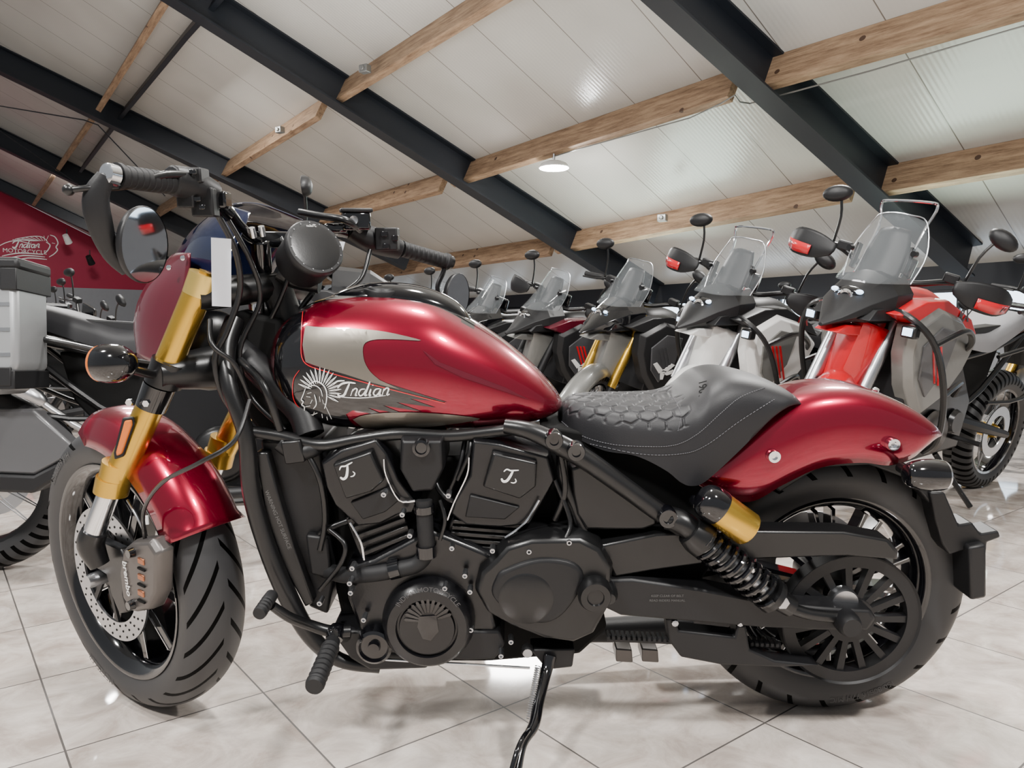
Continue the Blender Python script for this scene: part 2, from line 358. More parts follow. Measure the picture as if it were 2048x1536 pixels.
for i in (0,9):
    for q in ribbon([(96-i*2,484+i*1.0),(84-i*6,474+i*.8),(62-i*7.5,473+i*2.4),(30-i*4,478+i*3.4)],1.6): gpoly(q)
for i in range(9):
    for q in ribbon([(92-i*3,482),(97-i*9,470+abs(i-3)*.4+i*.9)],2.2): gpoly(q)
for l in ([(100,470),(110,474),(116,486),(112,494),(115,500),(108,508),(98,514)],[(92,484),(100,490),(96,500),(88,508)],[(104,486),(110,487)],[(4,512),(40,506),(86,509)],[(10,519),(46,511),(90,514)],[(24,524),(56,516),(94,519)]):
    for q in ribbon(l,2.4): gpoly(q)
o=mb.build('wall_sign',INK,smooth=False,doubles=False); o.matrix_world=GM; tag(o,'white feathered headdress emblem with script lettering on the crimson gable wall','sign')
# track spotlights in front of the crimson wall
for i,(x,y) in enumerate(((134,478),(180,520))):
    c=GM@G.hit(x,y,-1.5); s_=empty('spotlight',c); tag(s_,['small white track spotlight right of the wall emblem','small dark track spotlight below and right of the wall emblem'][i],'spotlight')
    MB().lathe([(0,-.16),(.09,-.16),(.12,.16),(.1,.16),(0,.1)],Tm:=Matrix.Rotation(R(-50),4,'X'),16).build('lamp_head',[WHITE,BLKM][i],s_)
    MB().tube([(0,0,.05),(0,0,.35)],.02,8,1).build('stem',BLKM,s_)
EM=Matrix(((-p2.x,q2.x,0,q2.x*S_W),(-p2.y,q2.y,0,q2.y*S_W),(0,0,1,0),(0,0,0,1)))
def wbox(name,x0,x1,z0,z1,mat,y=0,th=.1):
    o=MB().box(((x0+x1)/2,y,(z0+z1)/2),(x1-x0,th,z1-z0)).build(name,mat,smooth=False); o.matrix_world=EM; tag(o,None,None,None,'structure'); return o
wbox('wall_back',-P_G,10,0,.95,WALLG); wbox('wall_back_upper',-P_G,10,1.45,1.8,SLATE)
PANE=M('daylight_pane',(.75,.85,1),.2,emis=4,ecol=(.7,.85,1))
x=-28; n=0
while x<6:
    n+=1; wbox('wall_back_pier_%d'%n,x,x+1.0,.95,1.5,WALLG)
    w=wbox('window_%d'%n,x+1.0,x+2.6,.95,1.5,PANE,.02,.02); 
    mb=MB()
    for zz in (.97,1.44): mb.box((x+1.8,-.02,zz),(1.6,.06,.04))
    for xx in (x+1.02,x+1.8,x+2.58): mb.box((xx,-.02,1.225),(.04,.06,.55))
    fr=mb.build('window_frame',SLATE,w,smooth=False)
    x+=2.6
# ================================================================= MAIN BIKE
LEAN=R(7)
BM=Matrix.Rotation(LEAN,4,'X'); B=Fr(BM)
root=empty('motorcycle',(0,0,0),(LEAN,0,0))
tag(root,'large crimson cruiser motorcycle with gold forks and quilted black seat, in the foreground','motorcycle')
b=B.hit
def bp_(l,y): return [(b(x,z,y).x,b(x,z,y).z) for x,z in l]
def plate(name,l,y0,y1,mat,bevel=.004,taper=0,dy=0,parent=root,rnd=0):
    pts=bp_(l,y0)
    if rnd: pts=cr(pts,rnd,True)
    return MB().plate(pts,y0,y1,I4,taper,dy).build(name,mat,parent,bevel)
def tube(name,l,r,mat,parent=root,n=6,seg=12,flat=1):
    return MB().tube([b(*q) for q in l],r,seg,n,flat=flat).build(name,mat,parent)
def Tdir(c,axis):
    y=Vector(axis).normalized(); up=Vector((0,0,1)) if abs(y.z)<.9 else Vector((1,0,0)); x=y.cross(up).normalized(); z=x.cross(y)
    return Matrix(((x.x,y.x,z.x,c[0]),(x.y,y.y,z.y,c[1]),(x.z,y.z,z.z,c[2]),(0,0,0,1)))
def disc(name,px,py,y,r,prof,mat,parent=root,seg=48,axis=(0,1,0)):
    c=b(px,py,y); return MB().lathe([(a*r,h) for a,h in prof],Tdir(c,axis),seg).build(name,mat,parent)
# ---- wheels
STEER=R(-35)
WT=Matrix.Translation((-.862,.05,.331))@Matrix.Rotation(STEER,4,'Z'); W=Fr(BM@WT)
fw=MB().lathe(cr([(.246,-.058),(.25,-.062),(.24,-.06),(.225,-.045),(.215,-.02),(.213,0),(.215,.02),(.225,.045),(.24,.06),(.25,.062),(.246,.058)],2),WT,72).build('front_wheel',BLKG,root)
build_tyre('tire',.333,.245,.135,WT,TYF,fw,120)
for i in range(5):
    for s in (-1,1):
        a=2*PI*i/5+.2+s*.17; a2=2*PI*i/5+.2+s*.3
        ci=Vector((math.cos(a),math.sin(a))); co=Vector((math.cos(a2),math.sin(a2))); t=Vector((-ci.y,ci.x))
        q=[ci*.03+t*.012,co*.217+t*.011,co*.217-t*.013,ci*.03-t*.012]
        MB().plate([tuple(v) for v in q],-.032,.02,WT).build('spoke',BLKG,fw,bevel=.003)
        q=[ci*.06-t*s*.0125,co*.215-t*s*.0125,co*.215-t*s*.0095,ci*.06-t*s*.0105]
        MB().plate([tuple(v) for v in q],-.0335,-.03,WT).build('machined_edge',CHR,fw)
MB().lathe([(0,-.075),(.022,-.075),(.03,-.06),(.038,-.045),(.04,0),(.038,.06),(0,.07)],WT,32).build('hub',BLK,fw)
mb=MB(); mb.lathe([(.112,-.073),(.155,-.073),(.155,-.068),(.112,-.068),(.112,-.073)],WT,72); dsk=mb.build('brake_disc',STEEL,fw)
mb=MB()
for i in range(84):
    a=2*PI*i/84; r=[.120,.132,.146][i%3]; mb.lathe([(0,-.0737),(.003,-.0737)],WT@Matrix.Translation((r*math.cos(a),0,r*math.sin(a))),8)
o=mb.build('disc_holes',DARK,fw); o['kind']='stuff'
mb=MB(); mb.lathe([(0,-.07),(.04,-.07),(.04,-.066)],WT,24)
for i in range(7):
    a=2*PI*i/7; a2=a+.35
    mb.plate([(.035*math.cos(a-.2),.035*math.sin(a-.2)),(.116*math.cos(a2-.05),.116*math.sin(a2-.05)),(.116*math.cos(a2+.05),.116*math.sin(a2+.05)),(.035*math.cos(a+.2),.035*math.sin(a+.2))],-.072,-.066,WT)
mb.build('disc_carrier',BLKM,fw)
mb=MB(); arc_text(mb,'130/60B19 61H',.289,.022,R(132),-.0688,WT); mb.build('tire_lettering',LTXT,fw,smooth=False,doubles=False)
mb=MB(); arc_text(mb,'METZELER',.289,.024,R(250),-.0688,WT); mb.build('maker_lettering',LTXT,fw,smooth=False,doubles=False)
RX=.712; RR=.311
RT=Matrix.Translation((RX,.03,RR-.004)); 
rw=MB().lathe(cr([(.208,-.062),(.214,-.068),(.2,-.062),(.188,-.045),(.18,-.02),(.178,0),(.18,.02),(.188,.045),(.2,.062),(.214,.068),(.208,.062)],2),RT,72).build('rear_wheel',BLKG,root)
build_tyre('tire',RR,.207,.155,RT,TYR,rw,120)
for i in range(20):
    a=2*PI*i/20; ci=Vector((math.cos(a),math.sin(a))); t=Vector((-ci.y,ci.x)); a2=a+(.05 if i%2 else -.05); co=Vector((math.cos(a2),math.sin(a2)))
    MB().plate([tuple(ci*.03+t*.005),tuple(co*.182+t*.005),tuple(co*.182-t*.005),tuple(ci*.03-t*.005)],-.05,-.01,RT).build('spoke',BLKG,rw)
    MB().plate([tuple(co*.14+t*.0025),tuple(co*.18+t*.005),tuple(co*.18+t*.003),tuple(co*.14+t*.001)],-.0515,-.049,RT).build('machined_edge',STEEL,rw)
MB().lathe([(0,-.08),(.03,-.08),(.045,-.06),(.05,0),(.045,.06),(0,.09)],RT,32).build('hub',BLK,rw)
MB().lathe([(.08,.075),(.13,.075),(.13,.08),(.08,.08),(.08,.075)],RT,64).build('brake_disc',STEEL,rw)
mb=MB(); arc_text(mb,'150/80B16 77H M/C',.262,.018,R(-72),-.0788,RT); mb.build('tire_lettering',M('faint_mark',(.045,.045,.047),.5),rw,smooth=False,doubles=False)
PT=Tdir(b(1697,1235,-.115),(0,1,0))
mb=MB(); mb.lathe([(.118,-.012),(.142,-.012),(.146,-.016),(.146,.02),(.142,.024),(.118,.02),(.118,-.012)],PT,90)
for i in range(15):
    a=2*PI*i/15; ci=Vector((math.cos(a),math.sin(a))); t=Vector((-ci.y,ci.x))
    mb.plate([tuple(ci*.03+t*.006),tuple(ci*.125+t*.0075),tuple(ci*.125-t*.0075),tuple(ci*.03-t*.006)],-.008,.01,PT)
mb.lathe([(0,-.012),(.05,-.012),(.055,.02),(0,.02)],PT,32)
mb.build('belt_pulley',BLKM,root)
# ---- front fender
def wfender(r,a0,a1,w,drop,T,n=36,m=12):
    rows=[]
    for i in range(n+1):
        a=a0+(a1-a0)*i/n; e=min(1,min(i,n-i)/5+.6); row=[]
        for k in range(m+1):
            s=-1+2*k/m; y=w*math.copysign(abs(s)**.8,s); rr=r-drop*e*abs(s)**2.6
            row.append((rr*math.cos(a),y,rr*math.sin(a)))
        rows.append(row)
    return rows
FF=MB().loft(wfender(.368,R(27),R(97),.086,.07,WT),WT,False,False).build('front_fender',RED,root,solid=.004)
# ---- fork legs
def forkpt(px,py,side): 
    v=b(px,py,-.1); return v+Vector((.142,.2,0)) if side else v
for side in (0,1):
    f=lambda x,y:forkpt(x,y,side)
    g=MB().tube([f(396,585),f(338,722)],[.028,.027],24,1); g.tube([f(307,800),f(232,960)],[.0275,.029],24,1); g.tube([f(238,925),f(226,975)],.032,24,1); g.tube([f(228,955),f(222,985)],.034,24,1)
    leg=g.build('fork_leg',GOLD,root)
    MB().tube([f(222,975),f(186,1070)],.022,24,1).build('slider',CHR,leg)
    MB().tube([f(410,548),f(396,590)],.030,24,1).build('fork_cap',GOLDL,leg)
    MB().tube([f(412,543),f(407,556)],.014,6,1).build('cap_nut',GOLD,leg)
    MB().tube([f(342,722),f(326,768)],.036,24,1).build('clamp_ring',BLK,leg)
    MB().tube([f(320,770),f(302,815)],[.032,.030],24,1).build('dust_collar',BLKG,leg)
    MB().tube([f(190,1062),f(182,1090),f(200,1130)],[.026,.027,.02],16,4).build('axle_lug',BLK,leg)
    for (x,y) in ((308,800),(275,798)):
        c=f(x,y)+Vector((0,-.032,0)); MB().lathe([(0,-.004),(.007,-.004),(.007,.004),(0,.004)],Tdir(c,(0,1,0)),6).build('bolt',CHR,leg)
l0=forkpt(334,745,0); l1=forkpt(334,745,1)
MB().tube([l0+Vector((-.01,-.02,0)),(l0+l1)/2+Vector((.03,0,0)),l1],[.03,.05,.03],14,5,flat=1).build('lower_clamp',BLK,root)
l0=forkpt(392,590,0); l1=forkpt(392,590,1)
MB().tube([l0,(l0+l1)/2+Vector((.05,0,.01)),l1],[.034,.03,.034],14,5).build('upper_clamp',BLK,root)
MB().tube([(l0+l1)/2+Vector((.05,0,.03)),(l0+l1)/2+Vector((.12,0,-.2))],.032,20,1).build('steering_stem',BLKM,root)
for x,y,yy in ((512,600,-.02),(598,612,.08)): disc('top_bolt',x,y,yy,.016,[(0,-.02),(.6,-.02),(.8,-.01),(1,0),(1,.03),(0,.03)],CHR,axis=(0,0,-1),seg=20)
plate('reflector_frame',[(244,836),(266,834),(268,848),(246,914),(228,920),(226,906)],-.136,-.128,BLKM,.003)
plate('fork_reflector',[(248,842),(262,840),(263,850),(243,908),(232,913),(231,904)],-.141,-.134,AMB,.003)
def wp(l,y): return [(W.hit(x,z,y).x,W.hit(x,z,y).z) for x,z in l]
MB().lathe([(0,-.12),(.014,-.12),(.016,-.11),(.016,-.05),(0,-.05)],WT,20).build('front_axle',STEEL,root)
MB().plate(wp([(172,1085),(200,1080),(240,1098),(252,1125),(246,1190),(255,1225),(238,1228),(222,1190),(212,1150),(180,1128)],-.1),-.1,-.08,WT).build('caliper_bracket',BLK,root,bevel=.004)
cal=MB().plate(wp([(243,1098),(262,1082),(298,1080),(314,1106),(312,1188),(296,1222),(262,1228),(243,1200),(236,1145)],-.115),-.115,-.078,WT,.1,.012).build('brake_caliper',CAL,root,bevel=.004)
for yy in (1122,1154,1186): MB().box(W.hit(284,yy,-.114),(.022,.008,.013),WT,0,0).build('caliper_piston',COP,cal,bevel=.002)
for yy in (1138,1170,1202): MB().box(W.hit(284,yy,-.1155),(.026,.006,.004),WT).build('pad_groove',DARK,cal)
for x,y in ((262,1106),(262,1210)):
    MB().lathe([(0,-.127),(.009,-.127),(.011,-.112),(0,-.112)],WT@Matrix.Translation((W.hit(x,y,-.12).x,0,W.hit(x,y,-.12).z)),18).build('caliper_bolt',BLKG,cal)
mb=MB(); c=W.hit(253,1158,-.1175); text_on(mb,'brembo',(c.x,c.y,c.z),.024,WT,rot=R(-86),bold=.0004); mb.build('lettering',INK,cal,smooth=False,doubles=False)
MB().tube([WT@W.hit(*q) for q in [(290,1078,-.1),(288,1020,-.12),(325,965,-.14),(400,925,-.14),(470,880,-.1),(500,800,-.05)]],.004,8).build('brake_hose',BLK,root)
tube('speed_sensor_wire',[(292,1070,-.11),(275,1035,-.1),(255,1000,-.08)],.003,STEEL)
MB().box(b(292,1040,-.15),(.010,.004,.018)).build('zip_tag',INK,root)
T=Tdir(b(222,727,-.19),(-1,.25,-.06))
ts=MB().lathe(cr([(0,-.05),(.018,-.046),(.033,-.025),(.037,0),(.035,.02)],3),T,28).build('turn_signal',BLKG,root)
MB().lathe(cr([(.0345,.02),(.033,.027),(.02,.031),(0,.033)],3),T,28).build('amber_lens',AMB,ts)
tube('signal_stalk',[(262,738,-.19),(300,748,-.14),(330,748,-.1)],.009,BLK)
# ---- cowl and screen
rows=[[b(380,506,-.1),b(352,508,.0),b(345,520,.1),b(420,530,.2)],
      [b(374,600,-.11),b(300,572,-.02),b(300,590,.1),b(400,600,.2)],
      [b(352,680,-.1),b(277,640,-.02),b(285,660,.1),b(400,690,.2)],
      [b(318,728,-.08),b(276,714,-.01),b(300,720,.08),b(400,730,.17)]]
MB().sheet(rows).build('headlight_cowl',REDD,root,solid=.004)  # shade on the cowl is put into this darker red
rows=[[b(430,600,-.12),b(350,560,-.02),b(350,540,.12),b(520,600,.22)],
      [b(462,520,-.12),b(385,480,-.02),b(400,470,.12),b(560,520,.22)],
      [b(490,452,-.08),b(428,432,0),b(460,425,.12),b(600,470,.22)],
      [b(500,425,-.05),b(462,410,0),b(520,408,.1),b(606,440,.18)]]
MB().sheet(rows).build('windscreen',TINT,root,solid=.003)
for x,y in ((366,516),(330,705),(338,535)): disc('cowl_screw',x,y,-.106,.005,[(0,-.003),(1,-.002),(1,.002)],CHR,seg=10)
HT=Tdir((-.66,.05,.83),(-.82,.57,0))
MB().lathe(cr([(0,-.07),(.05,-.06),(.085,-.02),(.09,.03),(.088,.05)],3),HT,36).build('headlight',BLK,root)
# ---- handlebar
bar=tube('handlebar',[(345,366,-.26),(400,378,-.215),(445,410,-.15),(478,452,-.09),(510,478,-.04),(560,484,.0),(620,478,.05),(665,462,.1),(710,470,.14),(770,492,.18),(850,512,.24)],.0125,BLKG)
def seglathe(name,a,c,prof,mat,parent,seg=24):
    A=b(*a); C=b(*c); L=(C-A).length; return MB().lathe([(r,h*L) for r,h in prof],Tdir(A,C-A),seg).build(name,mat,parent)
gp=[(.017,0),(.021,0),(.021,.06)]
for i in range(9): gp+=[(.0185,.08+i*.1),(.0185,.10+i*.1),(.0175,.11+i*.1),(.0175,.13+i*.1),(.0185,.14+i*.1)]
gp+=[(.02,.97),(.0,1)]
seglathe('grip',(232,352,-.37),(350,368,-.265),gp,RUB,bar); seglathe('grip',(895,524,.285),(800,497,.2),gp,RUB,bar)
seglathe('bar_end',(207,346,-.392),(236,353,-.37),[(0,0),(.010,0),(.0165,.15),(.0175,.8),(0,1)],CHR,bar); seglathe('bar_end',(905,526,.295),(888,521,.28),[(0,0),(.016,.1),(.018,1),(0,1)],BLK,bar)
mb=MB(); mb.tube([b(340,358,-.27),b(385,372,-.23),b(425,388,-.19)],[.024,.03,.024],14,3); mb.box(b(385,352,-.235),(.045,.04,.026)); mb.box(b(410,405,-.22),(.04,.03,.05)); mb.box(b(372,398,-.25),(.03,.012,.03))
sw=mb.build('switch_cluster',BLKM,bar,bevel=.003)
for x,y,yy,w_ in ((372,362,-.262,.014),(395,398,-.25,.012),(405,414,-.25,.01),(386,344,-.262,.012)): MB().box(b(x,y,yy),(w_,.006,.008)).build('button',BLKG,sw,bevel=.001)
mb=MB(); mb.tube([b(700,458,.13),b(745,480,.155),b(800,500,.19)],[.022,.03,.022],14,3); mb.box(b(775,478,.14),(.05,.04,.05))
sw=mb.build('switch_cluster',BLKM,bar,bevel=.003)
for x,y in ((768,468),(790,476),(772,492)): MB().box(b(x,y,.117),(.014,.006,.012)).build('button',BLKG,sw,bevel=.001)
mb=MB(); mb.box(b(712,442,.1),(.06,.045,.04),rz=.3); mb.box(b(672,456,.1),(.05,.03,.02),rz=.3); rs=mb.build('brake_reservoir',BLKG,bar,bevel=.006)
mb=MB(); mb.box(b(712,421,.1),(.068,.05,.009),rz=.3); mb.build('lid',BLKM,rs,bevel=.003)
disc('sight_glass',708,440,.074,.009,[(0,-.002),(.7,-.002),(1,-.003),(1,.004)],STEEL,rs)
mb=MB(); mb.tube([b(392,352,-.24),b(330,350,-.3),b(250,372,-.36),b(180,376,-.4),b(140,380,-.41)],[.007,.007,.006,.005,.005],10,5,flat=1); mb.ball(b(137,380,-.41),(.009,.009,.009)); mb.build('clutch_lever',BLK,bar)
mb=MB(); mb.tube([b(720,460,.1),b(690,440,.06),b(640,432,.1),b(600,424,.16)],.008,10,5); mb.build('brake_lever',BLK,bar)
mb=MB(); mb.tube([b(450,425,-.14),b(425,400,-.2)],.02,12,1); mb.box(b(430,400,-.19),(.05,.035,.03)); mb.build('clutch_perch',BLKG,bar,bevel=.004)
mb=MB(); mb.tube([b(520,478,-.03),b(525,545,.0)],.02,16,1); mb.tube([b(610,478,.06),b(600,560,.07)],.02,16,1); mb.box(b(565,478,.02),(.13,.045,.03),rz=R(50)); mb.build('riser',BLKG,root,bevel=.004)
for x,y,yy in ((505,465,-.07),(524,462,-.05)): disc('riser_bolt',x,y,yy,.007,[(0,-.01),(.9,-.01),(1,0),(1,.01)],CHR,seg=12,axis=(0,.4,-1))
def mirror(pts,c,n,r,flat=1.0,rad=(.013,.019,.019,.013,.008)):
    arm=MB().tube([b(*q) for q in pts],list(rad),12,5,flat=.5).build('mirror_arm',BLKM,root)
    T=Tdir(b(*c),n)@Matrix.Diagonal((1,1,1.14,1))
    MB().lathe(cr([(r*1.04,-.002),(r*1.07,.003),(r*.95,.014),(r*.5,.02),(0,.022)],3),T,40).build('mirror_housing',BLKM,arm)
    MB().lathe([(0,-.001),(r*1.03,-.001),(r*1.03,.002)],T,40).build('mirror_glass',MIR,arm)
mirror([(212,352,-.39),(192,395,-.395),(200,450,-.39),(222,510,-.37),(252,545,-.35)],(290,490,-.345),(-.95,.24,.08),.051)
mirror([(893,520,.285),(886,545,.28),(875,575,.27),(885,605,.27),(890,610,.27)],(916,592,.27),(-.85,.5,.05),.046,rad=(.011,.013,.012,.009,.007))
T=Tdir(b(612,516,-.05),(.55,-.62,.42)); 
ga=MB().lathe([(0,-.035),(.045,-.035),(.054,-.025),(.056,.028),(.059,.034),(.059,.046),(.056,.05),(0,.052)],T,48).build('gauge',BLKM,root)
MB().lathe([(.0,.0525),(.04,.0523),(.05,.0505)],T,48).build('gauge_back',BLK,ga)
for i in range(16):
    a=2*PI*i/16; MB().lathe([(0,.0522),(.0013,.0522)],T@Matrix.Translation((.052*math.cos(a),0,.052*math.sin(a))),6).build('gauge_mark',STEEL,ga)
tube('gauge_bracket',[(560,545,-.03),(590,560,-.03),(640,570,-.03)],.018,BLK)
mb=MB()
for q in script_polys(-.012,-.048,.00019): mb.add([(x,.0528,-y) for x,y in q],[tuple(range(len(q)))],T)
mb.build('gauge_lettering',INK,ga,smooth=False,doubles=False)
tg=MB().plate(bp_([(422,475),(462,478),(462,614),(424,612)],-.2),-.2,-.199).build('price_tag',PAPER); 
tg.matrix_world=BM; tag(tg,'blank white paper tag hanging below the left handlebar controls','tag')
tg2=MB().plate(bp_([(672,482),(690,484),(678,530),(660,526)],.0),.0,.001).build('price_tag',PAPER); tg2.matrix_world=BM; tag(tg2,'small white paper tag tied beside the round gauge','tag')
# ---- tank
tp=[((546,735),(548,748),.05),((556,660),(556,796),.1),((585,626),(580,828),.128),((640,598),(632,856),.142),((710,588),(705,868),.15),((790,590),(790,870),.152),((870,606),(870,868),.148),((940,643),(945,866),.136),((1010,688),(1020,858),.115),((1070,737),(1080,845),.088),((1110,780),(1112,828),.055),((1124,802),(1124,812),.02)]
st=[]
for t,bo,w in tp:
    T_=b(t[0],t[1],-w*.35); B_=b(bo[0],bo[1],-w*.8); st.append((T_.x,T_.z,B_.x,B_.z,w))
P=cr(st,8); rings=[]
for tx,tz,bx,bz,w in P:
    r=[]
    for k in range(56):
        th=2*PI*k/56; c=math.cos(th); s=math.sin(th)
        if s>=0: u=.5+.5*abs(s)**.85; wy=w*math.copysign(abs(c)**.8,c)*(1-.12*max(0,u-.4))
        else: u=.5-.5*abs(s)**.72; wy=w*math.copysign(abs(c)**.42,c)
        r.append((bx+(tx-bx)*u,wy,bz+(tz-bz)*u))
    rings.append(r)
tm=MB().loft(rings); tank=tm.build('fuel_tank',RED,root)
tank.data.materials.append(BLKG)
bm=bmesh.new(); bm.from_mesh(tank.data); TB=BVHTree.FromBMesh(bm); bm.free()
xt=b(955,650,0).x
for p in tank.data.polygons:
    c=p.center
    if p.normal.z>.35 and abs(c.y)<.06 and c.x<xt: p.material_index=1
def projmesh(name,bmv,fs,mat,parent,off=.0014,cuts=0):
    me=bpy.data.meshes.new(name); me.from_pydata(bmv,[],fs); bm=bmesh.new(); bm.from_mesh(me)
    bmesh.ops.triangulate(bm,faces=bm.faces)
    for _ in range(cuts):
        bmesh.ops.subdivide_edges(bm,edges=[e for e in bm.edges if e.calc_length()>.012],cuts=1)
        bmesh.ops.triangulate(bm,faces=[f for f in bm.faces if len(f.verts)>3])
    for v in bm.verts:
        h=TB.ray_cast(Vector((v.co.x,-1,v.co.z)),Vector((0,1,0)))
        if h[0] is None: h=TB.find_nearest(Vector((v.co.x,-.12,v.co.z)))
        n=h[1] if h[1].y<0 else -h[1]
        v.co=h[0]+n*off
    bmesh.ops.recalc_face_normals(bm,faces=bm.faces); bm.to_mesh(me); bm.free()
    for p in me.polygons: p.use_smooth=True
    me.materials.append(mat); o=bpy.data.objects.new(name,me); col.objects.link(o); o.parent=parent; return o
def ytank(px,py):
    y=-.14
    for _ in range(4):
        v=b(px,py,y); h=TB.ray_cast(Vector((v.x,-1,v.z)),Vector((0,1,0)))
        if h[0] is None: break
        y=h[0].y
    return b(px,py,y)
def decal(name,polys,mat,off,parent=None,rnd=0,cuts=4):
    vs=[];fs=[]
    for l in polys:
        pts=[ytank(x,y) for x,y in (cr(l,rnd,True) if rnd else l)]
        o=len(vs); vs+=[(v.x,0,v.z) for v in pts]; fs.append(tuple(range(o,o+len(pts))))
    return projmesh(name,vs,fs,mat,parent or tank,off,cuts)
CHAR=M('charcoal_graphic',(.004,.004,.005),.14,0,.8,.1)
fea=[(895,804),(820,797),(872,815),(792,804),(845,823),(765,810),(812,829),(735,815),(778,833),(706,820)]
decal('black_panel',[[(549,738),(553,690),(566,655),(590,630),(612,622),(604,650),(603,700),(612,728),(690,748),(780,768)]+fea+[(692,828),(700,842),(728,860),(680,860),(640,852),(600,834),(568,802),(552,768)]],CHAR,.0012)
decal('silver_panel',[cr([(612,652),(640,655),(700,657),(770,664),(842,681),(790,679),(748,680),(728,690),(728,718),(740,742),(760,760)],4)+[(800,778),(740,764),(690,748),(640,734),(612,724),(606,690)]],SILV,.0018)
decal('silver_band',[cr([(706,838),(730,829),(790,824),(870,826),(960,836),(910,846),(850,853),(780,857),(728,854)],3)],SILV,.0020)
decal('red_pinstripe',[q for q in ribbon([(607,625),(604,670),(608,722),(650,742),(720,762),(800,783),(890,806)],1.8,n=6,ta=False)]+[q for q in ribbon([(600,740),(588,760),(588,795),(604,818),(640,842)],1.6,n=5)],BRED,.0026,cuts=1)
decal('pinstripe',[[(845,700),(880,725),(950,752),(1010,775),(1060,800),(1000,780),(925,755),(870,728)]],REDD,.0018)
fe=[]
for i in range(17):
    a=R(158-i*11.5); c0=(640,784); r0=18; r1=50-abs(i-6)*.8
    for da,w in ((-2.3,1.3),(2.3,1.3)):
        fe+=ribbon([(c0[0]+r0*math.cos(a),c0[1]-r0*math.sin(a)),(c0[0]+(r0+r1)/2*math.cos(a+R(da)),c0[1]-(r0+r1)/2*math.sin(a+R(da))),(c0[0]+r1*math.cos(a),c0[1]-r1*math.sin(a))],w,n=2)
fe+=ribbon([(620,768),(632,762),(646,768),(654,782),(654,800),(650,816)],2.6)+ribbon([(616,774),(630,770),(642,778),(646,792)],1.8)
fe+=[l for q in ([(612,776),(608,788),(604,798),(608,802),(605,808),(610,812),(611,822),(622,828),(636,824)],[(616,786),(624,784)],[(614,792),(622,793)],[(612,812),(622,810)],[(630,788),(634,806),(628,816)],[(640,792),(646,834)],[(646,798),(656,838)],[(626,798),(622,806)],[(650,806),(664,836)],[(630,822),(626,832)]) for l in ribbon(q,2.2)]
decal('headdress_emblem',fe,INK,.003,cuts=0)
decal('tank_lettering',script_polys(674,762,.95,R(-1),1.0),INK,.0032,cuts=0)
decal('lettering_swash',ribbon([(668,768),(676,762),(690,761)],3)+ribbon([(672,792),(720,795),(772,790)],2),INK,.003,cuts=1)
pts=[]
for px,py in ((640,602),(700,590),(770,587),(840,594),(900,614),(940,644)):
    pts.append(b(px,py,-.03)+Vector((0,.03,-.014)))
con=MB().tube(pts,[.012,.03,.036,.034,.026,.01],20,6,flat=1.5).build('tank_console',BLKG,root)
disc('fuel_cap',765,579,-.02,.04,[(0,-.006),(.75,-.006),(.8,-.003),(.95,-.003),(1,0),(1,.02)],BLKM,con,axis=(-.05,.12,-1))
# ---- seat
ss=[((1116,815),(1117,845),.02),((1142,792),(1140,868),.07),((1200,790),(1205,900),.115),((1270,792),(1272,912),.14),((1325,788),(1330,940),.15),((1362,770),(1362,965),.15),((1395,743),(1385,972),.15),((1435,734),(1412,962),.145),((1490,744),(1470,910),.13),((1548,766),(1535,845),.115),((1576,788),(1570,808),.09)]
st=[]
for t,bo,w in ss:
    T_=b(t[0],t[1],.02); B_=b(bo[0],bo[1],-w); st.append(((T_.x,T_.z),(B_.x,B_.z),w))
rings=arch_rings(st,200,30,.52,.38)
def hexedge(x,y):
    q3=1.7320508; a=(x%1-.5,y%q3-q3/2); c=((x-.5)%1-.5,(y-q3/2)%q3-q3/2)
    g=a if a[0]**2+a[1]**2<c[0]**2+c[1]**2 else c; gx,gy=abs(g[0]),abs(g[1]); return .5-max(gx,gx*.5+gy*.8660254)
x0=b(1124,800,0).x; x1=b(1356,800,0).x
for ri,r in enumerate(rings):
    w=max(abs(v[1]) for v in r)
    # arc length across the pad so that the quilting keeps its size on the flanks
    L=[0]
    for k in range(1,len(r)): L.append(L[-1]+math.dist(r[k],r[k-1]))
    mid=L[len(L)//2]; out=[]
    for k in range(len(r)):
        x,y,z=r[k]; s=L[k]-mid; lim=min(mid*.8,w+.012)
        if x0<x<x1 and abs(s)<lim:
            e=max(0,hexedge(x/.034,s/.034)); f=min(1,e/.11); f=f*f*(3-2*f); fade=max(0,min(1,(lim-abs(s))/.006,(x-x0)/.008,(x1-x)/.008))
            a=r[max(0,k-1)]; c=r[min(len(r)-1,k+1)]; ty,tz=c[1]-a[1],c[2]-a[2]; n_=math.hypot(ty,tz) or 1; dd=(1-f)*.0032*fade
            ny,nz_=-tz/n_,ty/n_
            out.append((x,y-ny*dd,z-nz_*dd))
        else: out.append((x,y,z))
    rings[ri]=out
mb=MB().loft(rings,I4,True,True); seat=mb.build('seat',LEA,root,ang=70)
bm=bmesh.new(); bm.from_mesh(seat.data); SB=BVHTree.FromBMesh(bm); bm.free()
def seatpt(px,py):
    o=B.Mi@CAM; d=(B.Mi.to_3x3()@ray(px,py)).normalized(); h=SB.ray_cast(o,d)
    return h[0]-d*.0012 if h[0] else b(px,py,-.1)
STI=M('grey_thread',(.1,.1,.11),.7)
mb=MB()
for l in ([(1122,842),(1160,870),(1220,888),(1290,893),(1350,890),(1395,868),(1440,828),(1480,795),(1530,775)],[(1356,862),(1362,830),(1350,800),(1340,794)],[(1180,888),(1280,908),(1360,908),(1410,892),(1480,842),(1550,798)]):
    P=cr(l,12)
    for i in range(0,len(P)-1):
        A=seatpt(*P[i]); C=A*.35+seatpt(*P[i+1])*.65
        if (C-A).length<.03: mb.tube([A,C],.0008,5,1)
